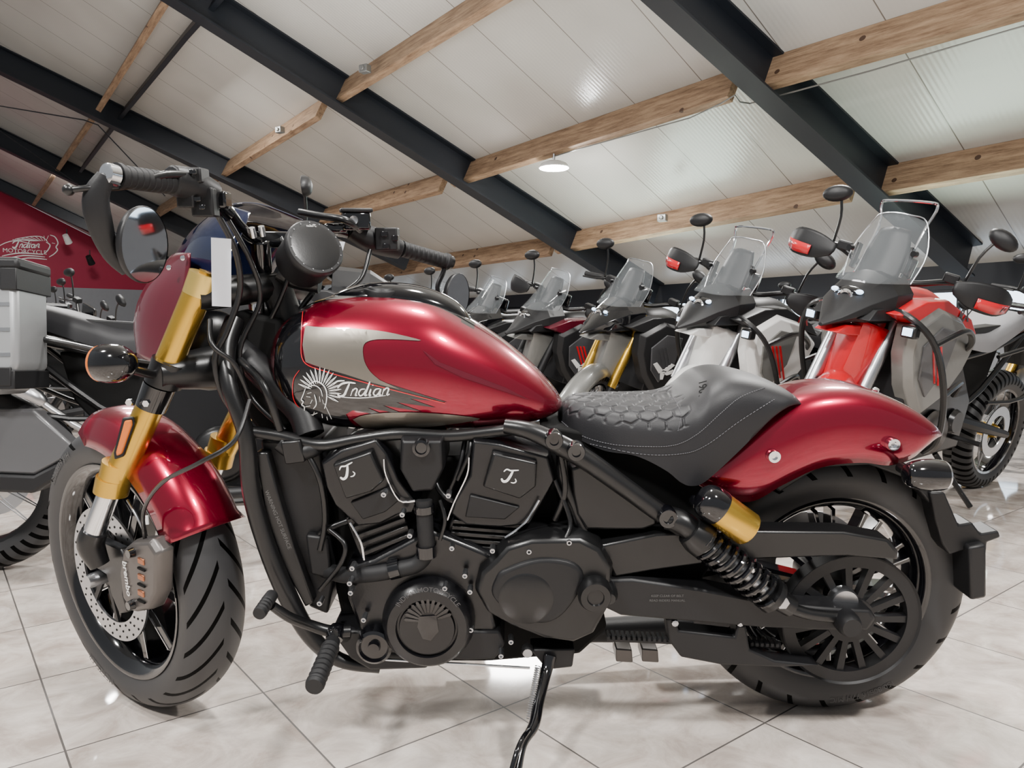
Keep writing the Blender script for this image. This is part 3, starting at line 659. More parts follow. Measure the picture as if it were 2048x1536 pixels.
o=mb.build('stitching',STI,seat); o['kind']='stuff'
mb=MB(); T=Tdir(seatpt(1405,778),(.55,.45,-.75)); vs,fs=textmesh('1901',.024,0,0,.0004); mb.add([(v.x,-.001,v.y) for v in vs],fs,T@Matrix.Rotation(R(60),4,'Y')); mb.build('embossed_lettering',DARK,seat,smooth=False,doubles=False)
# ---- rear fender
rf_=[((1436,894),(1392,966),.09),((1500,842),(1430,990),.1),((1560,796),(1500,1003),.105),((1620,776),(1568,968),.108),((1690,772),(1640,935),.108),((1750,784),(1720,925),.106),((1810,811),(1780,930),.1),((1852,840),(1828,912),.085),((1872,862),(1862,876),.05)]
st=[]
for t,bo,w in rf_:
    T_=b(t[0],t[1],-w*.3); B_=b(bo[0],bo[1],-w); st.append(((T_.x,T_.z),(B_.x,B_.z),w))
mb=MB().loft(arch_rings(st,32,8,.42,.55),I4,False,False); rfe=mb.build('rear_fender',RED,root,solid=.004)
for x,y in ((1547,912),(1785,888)):
    disc('fender_bolt',x,y,-.112,.0135,[(0,-.002),(.45,-.002),(.5,-.008),(.9,-.008),(1,-.003),(1,.006)],CHR,rfe,24)
disc('top_screw',1752,778,-.02,.007,[(0,-.004),(1,0),(1,.006)],CHR,rfe,12,axis=(0,.3,-1))
plate('inner_fender',[(1530,960),(1600,925),(1700,905),(1790,915),(1850,950),(1880,1010),(1862,1010),(1820,960),(1740,930),(1640,935),(1560,985)],-.08,.08,BLKM)
T=Tdir(b(1862,950,-.17),(1,.1,-.05))
ts=MB().lathe(cr([(0,-.055),(.02,-.05),(.029,-.028),(.032,0),(.03,.022)],3),T,28).build('turn_signal',BLKG,root)
MB().lathe(cr([(.029,.022),(.026,.028),(0,.033)],3),T,28).build('clear_lens',CHR,ts)
tube('signal_stalk',[(1800,935,-.1),(1820,945,-.14),(1835,948,-.165)],.01,BLK)
plate('plate_bracket',[(1860,985),(1890,985),(1918,1050),(1945,1045),(1962,1068),(1998,1062),(2002,1075),(1975,1085),(1972,1120),(1945,1120),(1930,1100),(1900,1110),(1885,1090),(1870,1040)],-.09,-.03,BLKM)
plate('number_plate_base',[(1938,1095),(1974,1088),(1974,1196),(1942,1202)],-.11,-.02,BLKM,.006)
# ---- frame
tube('down_tube',[(470,640,-.06),(452,700,-.1),(462,780,-.14),(492,870,-.15),(503,980,-.15),(530,1080,-.15),(570,1180,-.15),(620,1270,-.15),(680,1320,-.15),(760,1335,-.14)],[.02,.02,.017,.017,.019,.019,.02,.018,.015,.012],BLK)
tube('frame_rail',[(492,862,-.14),(560,872,-.14),(640,890,-.14),(720,878,-.14),(800,868,-.14),(900,872,-.14),(1000,862,-.14),(1050,858,-.15),(1110,880,-.16)],.0125,BLK)
tube('rear_frame',[(1010,852,-.15),(1060,862,-.16),(1120,890,-.165),(1180,925,-.165),(1250,975,-.165),(1320,1025,-.165),(1380,1062,-.16),(1440,1070,-.15)],[.015,.018,.021,.021,.02,.02,.019,.014],BLK)
tube('rear_strut',[(1125,890,-.14),(1128,960,-.14),(1150,1020,-.14),(1170,1070,-.14)],.013,BLK)
tube('head_brace',[(470,690,-.05),(540,760,-.08),(600,820,-.1),(620,870,-.12)],.03,BLKM)
for x,y,r in ((1108,880,.018),(1152,903,.018),(1335,1035,.02),(1395,1008,.012)):
    disc('frame_boss',x,y,-.19,r,[(0,-.004),(.45,-.004),(.5,-.01),(.9,-.01),(1,-.004),(1,.02)],BLKG,seg=24)
plate('head_casting',[(470,620),(560,640),(560,790),(600,850),(520,870),(470,800),(455,700)],-.06,.06,DARK,.01)
plate('radiator',[(520,880),(640,885),(655,1000),(668,1160),(655,1230),(618,1215),(575,1120),(535,1000)],-.12,.12,BLKM,.006)
plate('radiator_shroud',[(510,905),(535,905),(560,1000),(590,1100),(628,1205),(610,1215),(565,1130),(530,1030)],-.145,-.11,BLK,.004)
mb=MB(); c=b(556,1040,-.168); text_on(mb,'WARNING HOT SURFACE',(c.x,c.y,c.z),.011,rot=R(-72)); mb.build('frame_lettering',LTXT,root,smooth=False,doubles=False)
tube('expansion_hose',[(560,885,-.14),(590,905,-.14),(620,900,-.14),(640,890,-.12)],.017,BLKM)
# ---- engine
plate('crankcase',[(655,930),(1110,900),(1180,1080),(1215,1260),(1160,1310),(980,1325),(760,1325),(690,1270),(670,1180)],-.09,.13,DARK,.01)
P_=plate
cyl1=P_('cylinder',[(690,1035),(795,1000),(832,1090),(815,1110),(745,1140),(722,1120)],-.135,0,ENG,.003)
cyl2=P_('cylinder',[(905,1035),(1045,1045),(1010,1115),(960,1125),(905,1100),(890,1070)],-.135,0,ENG,.003)
for i in range(5):
    t=i/5; 
    P_('fin',[(694+t*40,1040+t*80),(798+t*28,1003+t*80),(800+t*28,1010+t*80),(697+t*40,1048+t*80)],-.15,-.13,BLK,.001,parent=cyl1)
    P_('fin',[(906-t*8,1040+t*60),(1042-t*30,1050+t*60),(1039-t*30,1057+t*60),(905-t*8,1047+t*60)],-.15,-.13,BLK,.001,parent=cyl2)
h1=P_('cylinder_head',[(640,925),(680,898),(752,876),(775,905),(800,960),(838,1010),(828,1028),(800,1030),(760,1050),(715,1055),(668,1012),(650,975)],-.16,-.02,ENG,.003,taper=.05,dy=.012)
P_('rocker_cover',[(664,930),(742,902),(768,962),(742,985),(690,1000)],-.178,-.15,BLK,.003,taper=.06,dy=.008,parent=h1)
P_('head_step',[(700,1005),(775,975),(800,1000),(770,1025),(725,1040)],-.168,-.15,BLKM,.003,parent=h1)
h2=P_('cylinder_head',[(945,878),(1000,885),(1100,912),(1112,960),(1085,1010),(1060,1052),(1000,1058),(930,1052),(898,1030),(905,1005),(938,950)],-.16,-.02,ENG,.003,taper=.05,dy=.012)
P_('rocker_cover',[(985,905),(1075,925),(1072,975),(1040,1000),(965,975)],-.178,-.15,BLK,.003,taper=.06,dy=.008,parent=h2)
P_('head_step',[(940,990),(1040,1015),(1010,1040),(930,1035)],-.168,-.15,BLKM,.003,parent=h2)
for (x,y,h,ro) in ((693,943,h1,-.25),(1019,952,h2,.2)):
    mb=MB()
    for l,w in (([(-13,-6),(-8,-12),(0,-11),(8,-13),(16,-15)],3.2),([(5,-12),(2,-1),(-3,10),(-10,13),(-15,8)],5.5),([(12,3),(15,8),(11,12),(5,12)],2.6)):
        l2=[(x+a*math.cos(ro)-c_*math.sin(ro),y+a*math.sin(ro)+c_*math.cos(ro)) for a,c_ in l]
        for q in ribbon(l2,w): mb.add([b(u,v,-.1795) for u,v in q],[(0,1,2,3)])
    mb.build('script_mark',INK,h,smooth=False,doubles=False)
for l in ([(768,918),(772,950),(798,1000),(830,1002)],[(938,915),(934,950),(908,1005),(895,1040)],[(1078,1000),(1050,1045),(1010,1075)],[(700,1045),(722,1085),(728,1120)]):
    MB().tube([b(x,y,-.172) for x,y in l],.0022,6,4).build('polished_edge',CHR,h1 if l[0][0]<900 else h2)
P_('coil_cover',[(800,878),(886,878),(888,938),(866,985),(824,988),(798,942)],-.175,-.03,BLKM,.004,taper=.1,dy=.015)
disc('key_switch',843,895,-.18,.017,[(0,-.004),(.6,-.004),(.7,-.009),(1,-.008),(1,.01)],BLKG,seg=28)
tube('coolant_hose',[(848,1000,-.17),(850,1050,-.175),(852,1100,-.175),(835,1128,-.175),(790,1140,-.175),(740,1148,-.17),(690,1150,-.15),(650,1140,-.12)],.0165,RUB)
for a,c in (((852,1090,-.175),(853,1112,-.175)),((800,1135,-.175),(780,1140,-.175)),((848,1010,-.172),(849,1024,-.172))):
    seglathe('hose_clamp',a,c,[(0,0),(.0205,0),(.0205,1),(0,1)],BLKG,root)
P_('engine_side_case',[(690,1135),(745,1120),(860,1058),(950,1095),(985,1110),(975,1180),(1000,1285),(985,1315),(900,1322),(770,1318),(722,1275),(695,1200)],-.168,-.06,ENG,.005,taper=.03,dy=.01)
c1=disc('alternator_cover',857,1243,-.18,.094,[(0,-.03),(.58,-.03),(.6,-.024),(.64,-.024),(.66,-.032),(.84,-.03),(.93,-.02),(1,0),(1,.02)],ENG,seg=72)
mb=MB(); T=Tdir(b(857,1243,-.21),(0,1,0)); arc_text(mb,'INDIAN MOTORCYCLE',.069,.014,PI/2,-.0032,T); mb.build('cover_lettering',DGREY,c1,doubles=False,smooth=False)
mb=MB()
for i in range(12):
    a=R(20+i*14); mb.plate([(.02*math.cos(a-.1),.02*math.sin(a-.1)),(.046*math.cos(a-.07),.046*math.sin(a-.07)),(.049*math.cos(a),.049*math.sin(a)),(.046*math.cos(a+.07),.046*math.sin(a+.07)),(.02*math.cos(a+.1),.02*math.sin(a+.1))],-.002,.002,T)
mb.plate([(-.018,.012),(.016,.014),(.02,-.02),(.004,-.04),(-.012,-.036),(-.022,-.01)],-.003,.001,T)
mb.build('embossed_crest',BLKG,c1,doubles=False,smooth=False)
disc('water_pump',752,1283,-.17,.038,[(0,-.03),(.3,-.03),(.35,-.02),(.7,-.02),(.8,-.028),(.95,-.024),(1,0),(1,.03)],BLKG,seg=40)
P_('lower_case',[(770,1262),(1000,1262),(1010,1290),(990,1320),(930,1322),(830,1312),(780,1300)],-.175,-.08,BLKM,.006)
pc=P_('primary_cover',[(985,1120),(1010,1092),(1062,1076),(1165,1074),(1205,1095),(1228,1135),(1222,1215),(1190,1272),(1150,1290),(1090,1282),(1020,1255),(972,1228),(948,1185),(958,1145)],-.2,-.08,BLK,.006,taper=.06,dy=.02,rnd=0)
P_('cover_relief',[(1010,1140),(1080,1118),(1150,1128),(1168,1165),(1130,1228),(1085,1250),(1030,1235),(985,1195),(990,1160)],-.208,-.19,BLKM,.006,parent=pc,rnd=4,taper=.08,dy=.006)
disc('cover_boss',1052,1198,-.208,.054,[(0,-.004),(.9,-.003),(1,.0),(1,.02)],BLK,pc,48)
disc('swingarm_pivot',1190,1189,-.215,.034,[(0,-.012),(.45,-.012),(.5,-.016),(.85,-.016),(1,-.006),(1,.02)],BLK,seg=40)
disc('pivot_bolt',1218,1190,-.21,.018,[(0,-.02),(.6,-.018),(1,0),(1,.03)],BLK,seg=30)
for x,y in ((1058,1102),(1138,1084),(904,1095),(897,990),(820,1070),(805,1028),(702,1184),(705,1135),(728,1238),(940,1182),(1022,1282),(985,1100),(640,1205),(768,988),(942,1258),(890,1175),(930,1150),(1002,1310),(700,1165)):
    disc('bolt',x,y,-.197,.0055,[(0,-.002),(.45,-.002),(.5,-.006),(.9,-.006),(1,-.003),(1,.02)],STEEL,seg=12)
P_('belly_cover',[(660,1262),(720,1262),(760,1300),(860,1318),(855,1338),(740,1342),(700,1318)],-.17,-.05,BLKM,.006)
P_('side_cover',[(1138,935),(1165,925),(1200,948),(1262,990),(1318,1032),(1316,1052),(1290,1062),(1170,1062),(1150,1030)],-.155,-.06,BLK,.004,taper=.06,dy=.012)
P_('battery_box',[(1080,850),(1200,870),(1420,940),(1440,1100),(1400,1170),(1200,1185),(1120,1060)],-.09,.09,DARK,.006)
P_('belt_guard',[(1195,1092),(1310,1068),(1500,1062),(1690,1064),(1780,1080),(1800,1105),(1798,1120),(1700,1112),(1530,1118),(1400,1128),(1300,1142),(1225,1155)],-.165,-.11,BLK,.004,taper=.02,dy=.006)
P_('swingarm',[(1210,1160),(1262,1158),(1400,1178),(1540,1205),(1640,1215),(1745,1222),(1755,1240),(1740,1262),(1640,1262),(1520,1256),(1400,1246),(1240,1232),(1205,1215)],-.175,-.115,BLKM,.006,taper=.02,dy=.008)
P_('swingarm',[(1300,1120),(1500,1150),(1700,1200),(1700,1240),(1500,1240),(1300,1220)],.12,.15,BLKM,.008)
mb=MB(); c=b(1335,1192,-.1765); text_on(mb,'KEEP CLEAR OF BELT',(c.x,c.y,c.z),.007); text_on(mb,'READ RIDERS MANUAL',(c.x,c.y,c.z-.010),.007); mb.build('warning_lettering',LTXT,root,smooth=False,doubles=False)
disc('axle_cap',1697,1248,-.19,.025,[(0,-.018),(.75,-.018),(.9,-.012),(1,0),(1,.03)],BLKM,seg=32)
disc('axle_washer',1690,1206,-.14,.03,[(0,-.002),(.9,-.002),(1,.004),(1,.02)],STEEL,seg=32)
P_('lower_belt_guard',[(1332,1238),(1350,1236),(1358,1262),(1470,1275),(1475,1252),(1492,1252),(1500,1300),(1550,1322),(1640,1332),(1560,1335),(1440,1330),(1362,1315),(1340,1285)],-.165,-.12,BLKM,.004)
for x in (1350,1480): disc('guard_bolt',x,1246,-.17,.007,[(0,-.006),(1,-.003),(1,.006)],STEEL,seg=8)
mb=MB(); A=b(1215,1275,-.13); C=b(1560,1290,-.13); n=34
mb.tube([A,C],.008,6,1,flat=1.0)
for i in range(n): mb.box(A.lerp(C,i/n)+Vector((0,0,.006)),(.006,.03,.007))
mb.build('drive_belt',RUB,root)
for x in (1248,1300): plate('exhaust_bracket',[(x-16,1298),(x+16,1300),(x+18,1326),(x-16,1324)],-.06,.0,CAL,.003)
mb=MB(); mb.tube([b(900,1270,.12),b(1200,1260,.16),b(1500,1250,.2),b(1760,1235,.2)],[.022,.03,.045,.045],20,5); mb.build('exhaust_pipe',BLKM,root)
# ---- shock
mb=MB(); A=b(1402,1078,-.19); C=b(1560,1205,-.19); ax=C-A; L=ax.length; T=Tdir(A,ax); pts=[]
for i in range(9*16+1):
    t=i/(9*16); a=2*PI*9*t; pts.append((.031*math.cos(a),t*L*.86,.031*math.sin(a)))
mb.tube(pts,.0058,8,1,T=T); sh=mb.build('shock_spring',BLKG,root)
MB().lathe([(0,0),(.02,0),(.02,L*.5),(.011,L*.52),(.011,L),(0,L)],T,20).build('damper',STEEL,sh)
MB().lathe([(0,-.03),(.03,-.03),(.036,-.01),(.036,.008),(0,.012)],T,24).build('shock_collar',BLK,sh); MB().lathe([(0,L*.84),(.036,L*.86),(.036,L*.92),(.02,L*.98),(0,L)],T,24).build('shock_collar',BLK,sh)
tube('shock_mount',[(1335,1035,-.17),(1370,1048,-.185),(1405,1085,-.19)],.024,BLK); tube('shock_eye',[(1555,1198,-.19),(1580,1212,-.185)],.022,BLK)
disc('shock_bolt',1565,1205,-.215,.013,[(0,-.008),(1,-.004),(1,.02)],STEEL,seg=6)
A=b(1428,1010,-.2); C=b(1498,1060,-.2); T=Tdir(A,C-A); L=(C-A).length
rsv=MB().lathe([(0,0),(.034,0),(.0345,.01),(.0345,L-.004),(.032,L),(0,L)],T,40).build('shock_reservoir',GOLD,root)
MB().lathe(cr([(0,-.036),(.02,-.034),(.032,-.022),(.036,-.005),(.036,.012),(.0345,.013)],2),T,32).build('reservoir_cap',BLKG,rsv)
MB().lathe([(.0355,L*.0),(.0355,L*.14)],T,32).build('clamp_band',BLK,rsv)
tube('shock_lower_link',[(1570,1212,-.18),(1620,1228,-.18),(1690,1235,-.17)],.012,BLK)
# ---- controls
tube('shift_lever',[(545,1212,-.26),(580,1235,-.24),(620,1250,-.21),(660,1262,-.2),(700,1262,-.19)],[.009,.01,.011,.012,.012],BLK)
seglathe('shift_peg',(518,1228,-.3),(544,1190,-.24),[(0,0),(.012,0),(.013,.1),(.011,.15),(.013,.2),(.011,.3),(.013,.35),(.011,.45),(.013,.5),(.011,.6),(.013,.65),(.012,1),(0,1)],RUB,root)
seglathe('foot_peg',(628,1374,-.36),(668,1278,-.22),[(0,0),(.016,0),(.018,.05),(.016,.08)]+[(.0155 if i%2 else .018,.1+i*.05) for i in range(16)]+[(.014,.95),(0,1)],RUB,root)
tube('peg_mount',[(668,1280,-.22),(672,1262,-.2),(690,1268,-.16)],.017,BLKG)
tube('peg_feeler',[(632,1376,-.355),(633,1388,-.355)],.003,STEEL,n=1)
tube('linkage_rod',[(750,1318,-.18),(1060,1336,-.18)],.0028,CHR,n=1)
tube('side_stand',[(1100,1312,-.17),(1092,1345,-.19),(1078,1400,-.24),(1068,1450,-.29),(1045,1490,-.33),(1030,1550,-.37)],[.014,.012,.0115,.011,.009,.012],BLKG)
tube('stand_tang',[(1066,1455,-.29),(1050,1470,-.33),(1035,1500,-.36),(1022,1545,-.385)],.005,BLKG)
P_('stand_bracket',[(1060,1300),(1150,1298),(1145,1335),(1100,1340),(1085,1330)],-.17,-.12,BLKM,.004)
mb=MB(); A=b(1092,1335,-.2); C=b(1074,1440,-.275); ax=C-A; T=Tdir(A,ax); L=ax.length; pts=[(.006*math.cos(2*PI*24*i/240),i/240*L,.006*math.sin(2*PI*24*i/240)) for i in range(241)]
mb.tube(pts,.0013,5,1,T=T@Matrix.Translation((.016,0,0))); mb.build('stand_spring',STEEL,root)
disc('stand_bolt',1055,1302,-.175,.012,[(0,-.01),(.8,-.01),(1,-.002),(1,.01)],STEEL,seg=12)
for l,r in (([(430,420,-.18),(470,500,-.14),(480,580,-.12),(455,660,-.13),(430,720,-.14),(450,800,-.13),(500,850,-.12)],.006),([(450,430,-.14),(500,520,-.1),(520,600,-.08),(480,700,-.1),(500,790,-.1),(570,860,-.12)],.005),([(660,470,.08),(640,560,.02),(600,620,0),(560,700,-.02)],.006),([(420,640,-.13),(425,690,-.16),(470,730,-.15),(500,800,-.13)],.005),([(860,880,-.1),(870,960,-.13),(900,1000,-.15),(960,1010,-.1)],.006),([(700,1040,-.12),(650,1060,-.13),(630,1080,-.12)],.007),([(930,880,-.12),(920,930,-.14),(900,980,-.14)],.005),([(1120,900,-.16),(1130,980,-.16),(1110,1040,-.15)],.006),([(480,720,-.1),(520,760,-.14),(540,800,-.15),(560,860,-.14)],.008),([(610,900,-.14),(640,960,-.15),(650,1040,-.14),(640,1100,-.14)],.006),([(905,880,-.1),(935,865,-.12),(940,900,-.15),(915,960,-.15)],.004),([(560,470,.0),(580,530,-.04),(560,600,-.05),(520,680,-.05)],.005),([(740,500,.12),(720,560,.08),(660,600,.02),(600,640,-.02)],.005),([(1110,960,-.15),(1140,1040,-.17),(1130,1080,-.19)],.005),([(660,1060,-.15),(690,1090,-.17),(680,1130,-.17),(640,1180,-.15)],.005),([(880,1000,-.17),(890,1040,-.18),(880,1080,-.18)],.004)):
    tube('cable',l,r,BLK)
plate('electrics_box',[(560,885),(600,880),(610,925),(570,930)],-.16,-.1,BLK,.004)
plate('coolant_tank',[(610,1070),(655,1075),(665,1160),(620,1150)],-.14,-.08,BLKM,.006)
# ================================================================= OTHER BIKES
def adv(label,loc,rotz,c,group=None,sc=1.0,steer=28,name='motorcycle',lean=-11):
    rt=empty(name,loc,(R(lean),0,rotz)); rt.scale=(sc,)*3; tag(rt,label,'motorcycle',group)
    PV=(.56,0,.98)
    S=Matrix.Translation(PV)@Matrix.Rotation(R(steer),4,Vector((-.42,0,.9)))@Matrix.Translation((-PV[0],0,-PV[2]))
    fT=S@Matrix.Translation((.80,0,.335)); rT=Matrix.Translation((-.75,0,.33))
    dz=.33-(fT.translation.z)
    fT=Matrix.Translation((0,0,dz))@fT
    for nm,T,R0,rr,w in (('front_wheel',fT,.335,.268,.1),('rear_wheel',rT,.33,.235,.14)):
        wh=MB().lathe([(rr+.004,-w*.42),(rr-.012,-w*.4),(rr-.02,-w*.2),(rr-.02,w*.2),(rr-.012,w*.4),(rr+.004,w*.42)],T,40).build(nm,c.get('rim',BLKG),rt)
        build_tyre('tire',R0,rr,w,T,TYK,wh,48)
        mb=MB()
        for i in range(24):
            a=2*PI*i/24; s=1 if i%2 else -1; a2=a+.25*(1 if i%4<2 else -1)
            mb.tube([(.035*math.cos(a),s*.03,.035*math.sin(a)),((rr-.015)*math.cos(a2),s*.01,(rr-.015)*math.sin(a2))],.0022,5,1,T=T)
        mb.build('spokes',STEEL,wh)
        MB().lathe([(0,-.06),(.03,-.06),(.04,-.04),(.04,.04),(.03,.06),(0,.06)],T,20).build('hub',c.get('hub',GOLD),wh)
        MB().lathe([(.09,.05),(.14,.05),(.14,.055),(.09,.055),(.09,.05)],T,40).build('brake_disc',STEEL,wh)
    for s in (-1,1):
        lg=MB().tube([(.80,s*.1,.335),(.70,s*.1,.60)],.024,14,1,T=S).build('fork_leg',c.get('slider',CHR),rt)
        MB().tube([(.71,s*.1,.58),(.53,s*.1,1.04)],.029,14,1,T=S).build('fork_upper',c.get('fork',BLKM),lg)
        MB().tube([(.82,s*.11,.31),(.79,s*.12,.42),(.74,s*.12,.5)],.03,12,3,T=S).build('axle_lug',BLK,lg)
    MB().loft(wfender(.375,R(30),R(132),.07,.05,None,20,8),fT,False,False).build('front_fender',c['fender'],rt,solid=.005)
    MB().sheet([[(.66,-.09,.62),(.74,0,.64),(.66,.09,.62)],[(.60,-.12,.75),(.74,0,.78),(.60,.12,.75)],[(.60,-.1,.9),(.73,0,.92),(.60,.1,.9)]],T=S).build('fork_shield',c['fender'],rt,solid=.006)
    rings=[]
    for x,z,w,h in ((.92,.89,.010,.008),(.86,.92,.05,.025),(.77,.975,.11,.065),(.66,1.01,.145,.105),(.52,1.02,.13,.11)):
        rings.append([(x-.0,w*py_,z+h*pz_) for py_,pz_ in ((1,-.35),(1,.2),(.62,.8),(.2,1),(-.2,1),(-.62,.8),(-1,.2),(-1,-.35),(-.5,-1),(.5,-1))])
    co=MB().loft(rings).build('front_cowl',c['cowl'],rt,bevel=.004,ang=20)
    MB().plate([(.88,.865),(.82,.895),(.6,.9),(.5,.86),(.6,.85),(.8,.855)],-.055,.055).build('beak',c['fender'],rt,bevel=.006)
    for s in (-1,1):
        MB().plate([(.80,.925),(.55,.93),(.40,.96),(.42,1.0),(.6,.99),(.76,.97)],s*.13,s*.05,).build('cowl_side',c['cowl'],rt,bevel=.004)
        MB().plate([(.70,.96),(.50,.90),(.22,.93),(.02,.88),(.10,.95),(.34,1.03),(.52,1.02)],s*.19,s*.10,I4,.06,s*-.02).build('shoulder_panel',c.get('shoulder',c['side']),rt,bevel=.004)
    hl=MB().ball((.765,0,1.01),(.03,.075,.04)).build('headlight',BLKG,rt)
    T=Tdir((.795,0,1.0),(-1,0,-.15)); MB().lathe([(.022,-.002),(.03,-.006),(.036,-.002),(.036,.01)],T,24).build('headlight_ring',CHR,hl)
    for s in (-1,1): MB().ball((.785,s*.055,1.03),(.012,.016,.010)).build('headlight_lens',LED if c.get('lit') else CHR,hl)
    if c.get('screen',True):
        MB().sheet([[(.60,-.15,1.08),(.74,-.09,1.07),(.77,0,1.07),(.74,.09,1.07),(.60,.15,1.08)],[(.55,-.16,1.2),(.64,-.09,1.18),(.68,0,1.18),(.64,.09,1.18),(.55,.16,1.2)],[(.51,-.11,1.33),(.55,-.06,1.35),(.565,0,1.355),(.55,.06,1.35),(.51,.11,1.33)]]).build('windscreen',GLASS,rt,solid=.004)
        MB().tube([(.60,-.15,1.08),(.55,-.163,1.2),(.51,-.112,1.33),(.55,-.06,1.352),(.565,0,1.357),(.55,.06,1.352),(.51,.112,1.33),(.55,.163,1.2),(.60,.15,1.08)],.003,6,4).build('screen_edge',STEEL,rt)
        MB().sheet([[(.60,-.095,1.08),(.64,0,1.08),(.60,.095,1.08)],[(.55,-.09,1.2),(.58,0,1.2),(.55,.09,1.2)],[(.52,-.065,1.29),(.54,0,1.3),(.52,.065,1.29)]],3).build('screen_mount',BLKM,rt,solid=.012)
        for s in (-1,1):
            MB().box((.59,s*.115,1.17),(.03,.014,.11),ry=-.3).build('screen_bracket',BLK,rt,bevel=.003)
            MB().lathe([(0,-.012),(.012,-.012),(.012,.012),(0,.012)],Tdir((.6,s*.14,1.2),(-1,0,0)),10).build('screen_knob',BLK,rt)
        if c.get('clearbar'): MB().tube([(.6,-.1,1.1),(.49,-.1,1.3),(.47,-.12,1.39),(.48,-.09,1.41),(.48,.09,1.41),(.47,.12,1.39),(.49,.1,1.3),(.6,.1,1.1)],.006,8,4).build('screen_bar',CHR,rt)
    hb=MB().tube([(.38,-.42,1.12),(.43,-.25,1.15),(.5,-.1,1.1),(.51,0,1.09),(.5,.1,1.1),(.43,.25,1.15),(.38,.42,1.12)],.013,10,5,T=S).build('handlebar',BLK,rt)
    MB().box((.48,0,1.15),(.03,.16,.09),S).build('dashboard',BLKG,hb,bevel=.01)
    for s in (-1,1):
        MB().tube([(.38,s*.43,1.12),(.41,s*.29,1.145)],.018,12,1,T=S).build('grip',RUB,hb)
        MB().tube([(.43,s*.26,1.15),(.50,s*.3,1.14),(.48,s*.4,1.12)],.006,8,3,T=S).build('lever',BLK,hb)
        MB().box((.44,s*.22,1.16),(.05,.06,.04),S).build('switch_cluster',BLKM,hb,bevel=.006)
        if s in c.get('mirrors',(-1,1)):
            mi=MB().tube([(.44,s*.27,1.15),(.45,s*.28,1.27),(.45,s*.31,1.35)],.006,8,3,T=S).build('mirror',BLK,rt)
            T=S@Tdir((.45,s*.33,1.36),(1,0,.1))@Matrix.Rotation(R(-22*s),4,'Y')@Matrix.Diagonal((1,1,.58,1))
            MB().lathe(cr([(.060,-.004),(.062,.0),(.05,.02),(.022,.028),(0,.03)],2),T,20).build('mirror_shell',BLKM,mi)
            MB().lathe([(0,-.003),(.059,-.003)],T,20).build('mirror_glass',MIR,mi)
        if c.get('guard'):
            g=MB().sheet([[(.40,s*.455,1.15),(.475,s*.41,1.185),(.51,s*.32,1.185),(.52,s*.24,1.16)],[(.39,s*.46,1.12),(.48,s*.42,1.12),(.52,s*.32,1.12),(.53,s*.24,1.13)],[(.40,s*.455,1.09),(.475,s*.41,1.07),(.515,s*.32,1.075),(.525,s*.25,1.11)]],4,T=S).build('handguard',c['guard'],rt,solid=.008)
            if c.get('guard_accent'): MB().sheet([[(.41,s*.458,1.125),(.49,s*.42,1.125),(.528,s*.34,1.125)],[(.42,s*.452,1.09),(.487,s*.41,1.078),(.522,s*.34,1.083)]],4,T=S).build('guard_accent',c['guard_accent'],g,solid=.004)
        pts=[(.60,.92),(.42,1.0),(.22,.96),(.05,.85),(.12,.72),(.24,.60),(.42,.52),(.54,.66),(.6,.8)]
        MB().plate(pts,s*.215,s*.13,I4,.12,.03 if s<0 else -.03).build('side_fairing',c['side'],rt,bevel=.004)
        MB().plate([(.52,.84),(.40,.92),(.26,.90),(.30,.74),(.42,.62),(.5,.7)],s*.222,s*.2,I4).build('fairing_inset',c['side2'],rt,bevel=.004)
        for k in range(3): MB().plate([(.30+k*.035,.66+k*.01),(.31+k*.035,.66+k*.01),(.40+k*.03,.84),(.385+k*.03,.84)],s*.225,s*.221).build('stripe',c.get('stripe',BLKM),rt)
        if c.get('wing'):
            mb=MB()
            for l in ([(.40,.70),(.33,.74),(.30,.73),(.36,.69)],[(.40,.68),(.31,.70),(.29,.68),(.36,.665)],[(.40,.70),(.46,.75),(.49,.74),(.43,.68)],[(.38,.69),(.42,.69),(.41,.64),(.39,.64)]): mb.plate(l,s*.226,s*.222)
            mb.build('winged_mark',INK,rt)
        MB().plate([(.0,.80),(-.15,.82),(-.4,.84),(-.72,.92),(-.74,.96),(-.4,.92),(-.1,.9)],s*.12,s*.06).build('tail_panel',c['tail'] if 'tail' in c else c['tank'],rt,bevel=.006)
        MB().tube([(-.05,s*.1,.75),(-.35,s*.11,.8),(-.75,s*.1,.9)],.013,8,3).build('subframe_rail',BLK,rt)
        MB().tube([(-.1,s*.11,.5),(-.3,s*.12,.6),(-.62,s*.11,.86)],.013,8,3).build('subframe_strut',BLK,rt)
        MB().tube([(-.2,s*.2,.78),(-.45,s*.24,.84),(-.72,s*.24,.86),(-.74,s*.24,.72),(-.45,s*.24,.58),(-.2,s*.2,.56)],.010,8,3).build('luggage_frame',BLK,rt)
        MB().tube([(-.15,s*.1,.45),(-.4,s*.12,.4),(-.75,s*.1,.33)],[.03,.028,.02],8,3).build('swingarm',c.get('arm',BLKM),rt)
        MB().tube([(-.1,s*.13,.38),(-.1,s*.26,.38)],.012,8,1).build('foot_peg',RUB,rt)
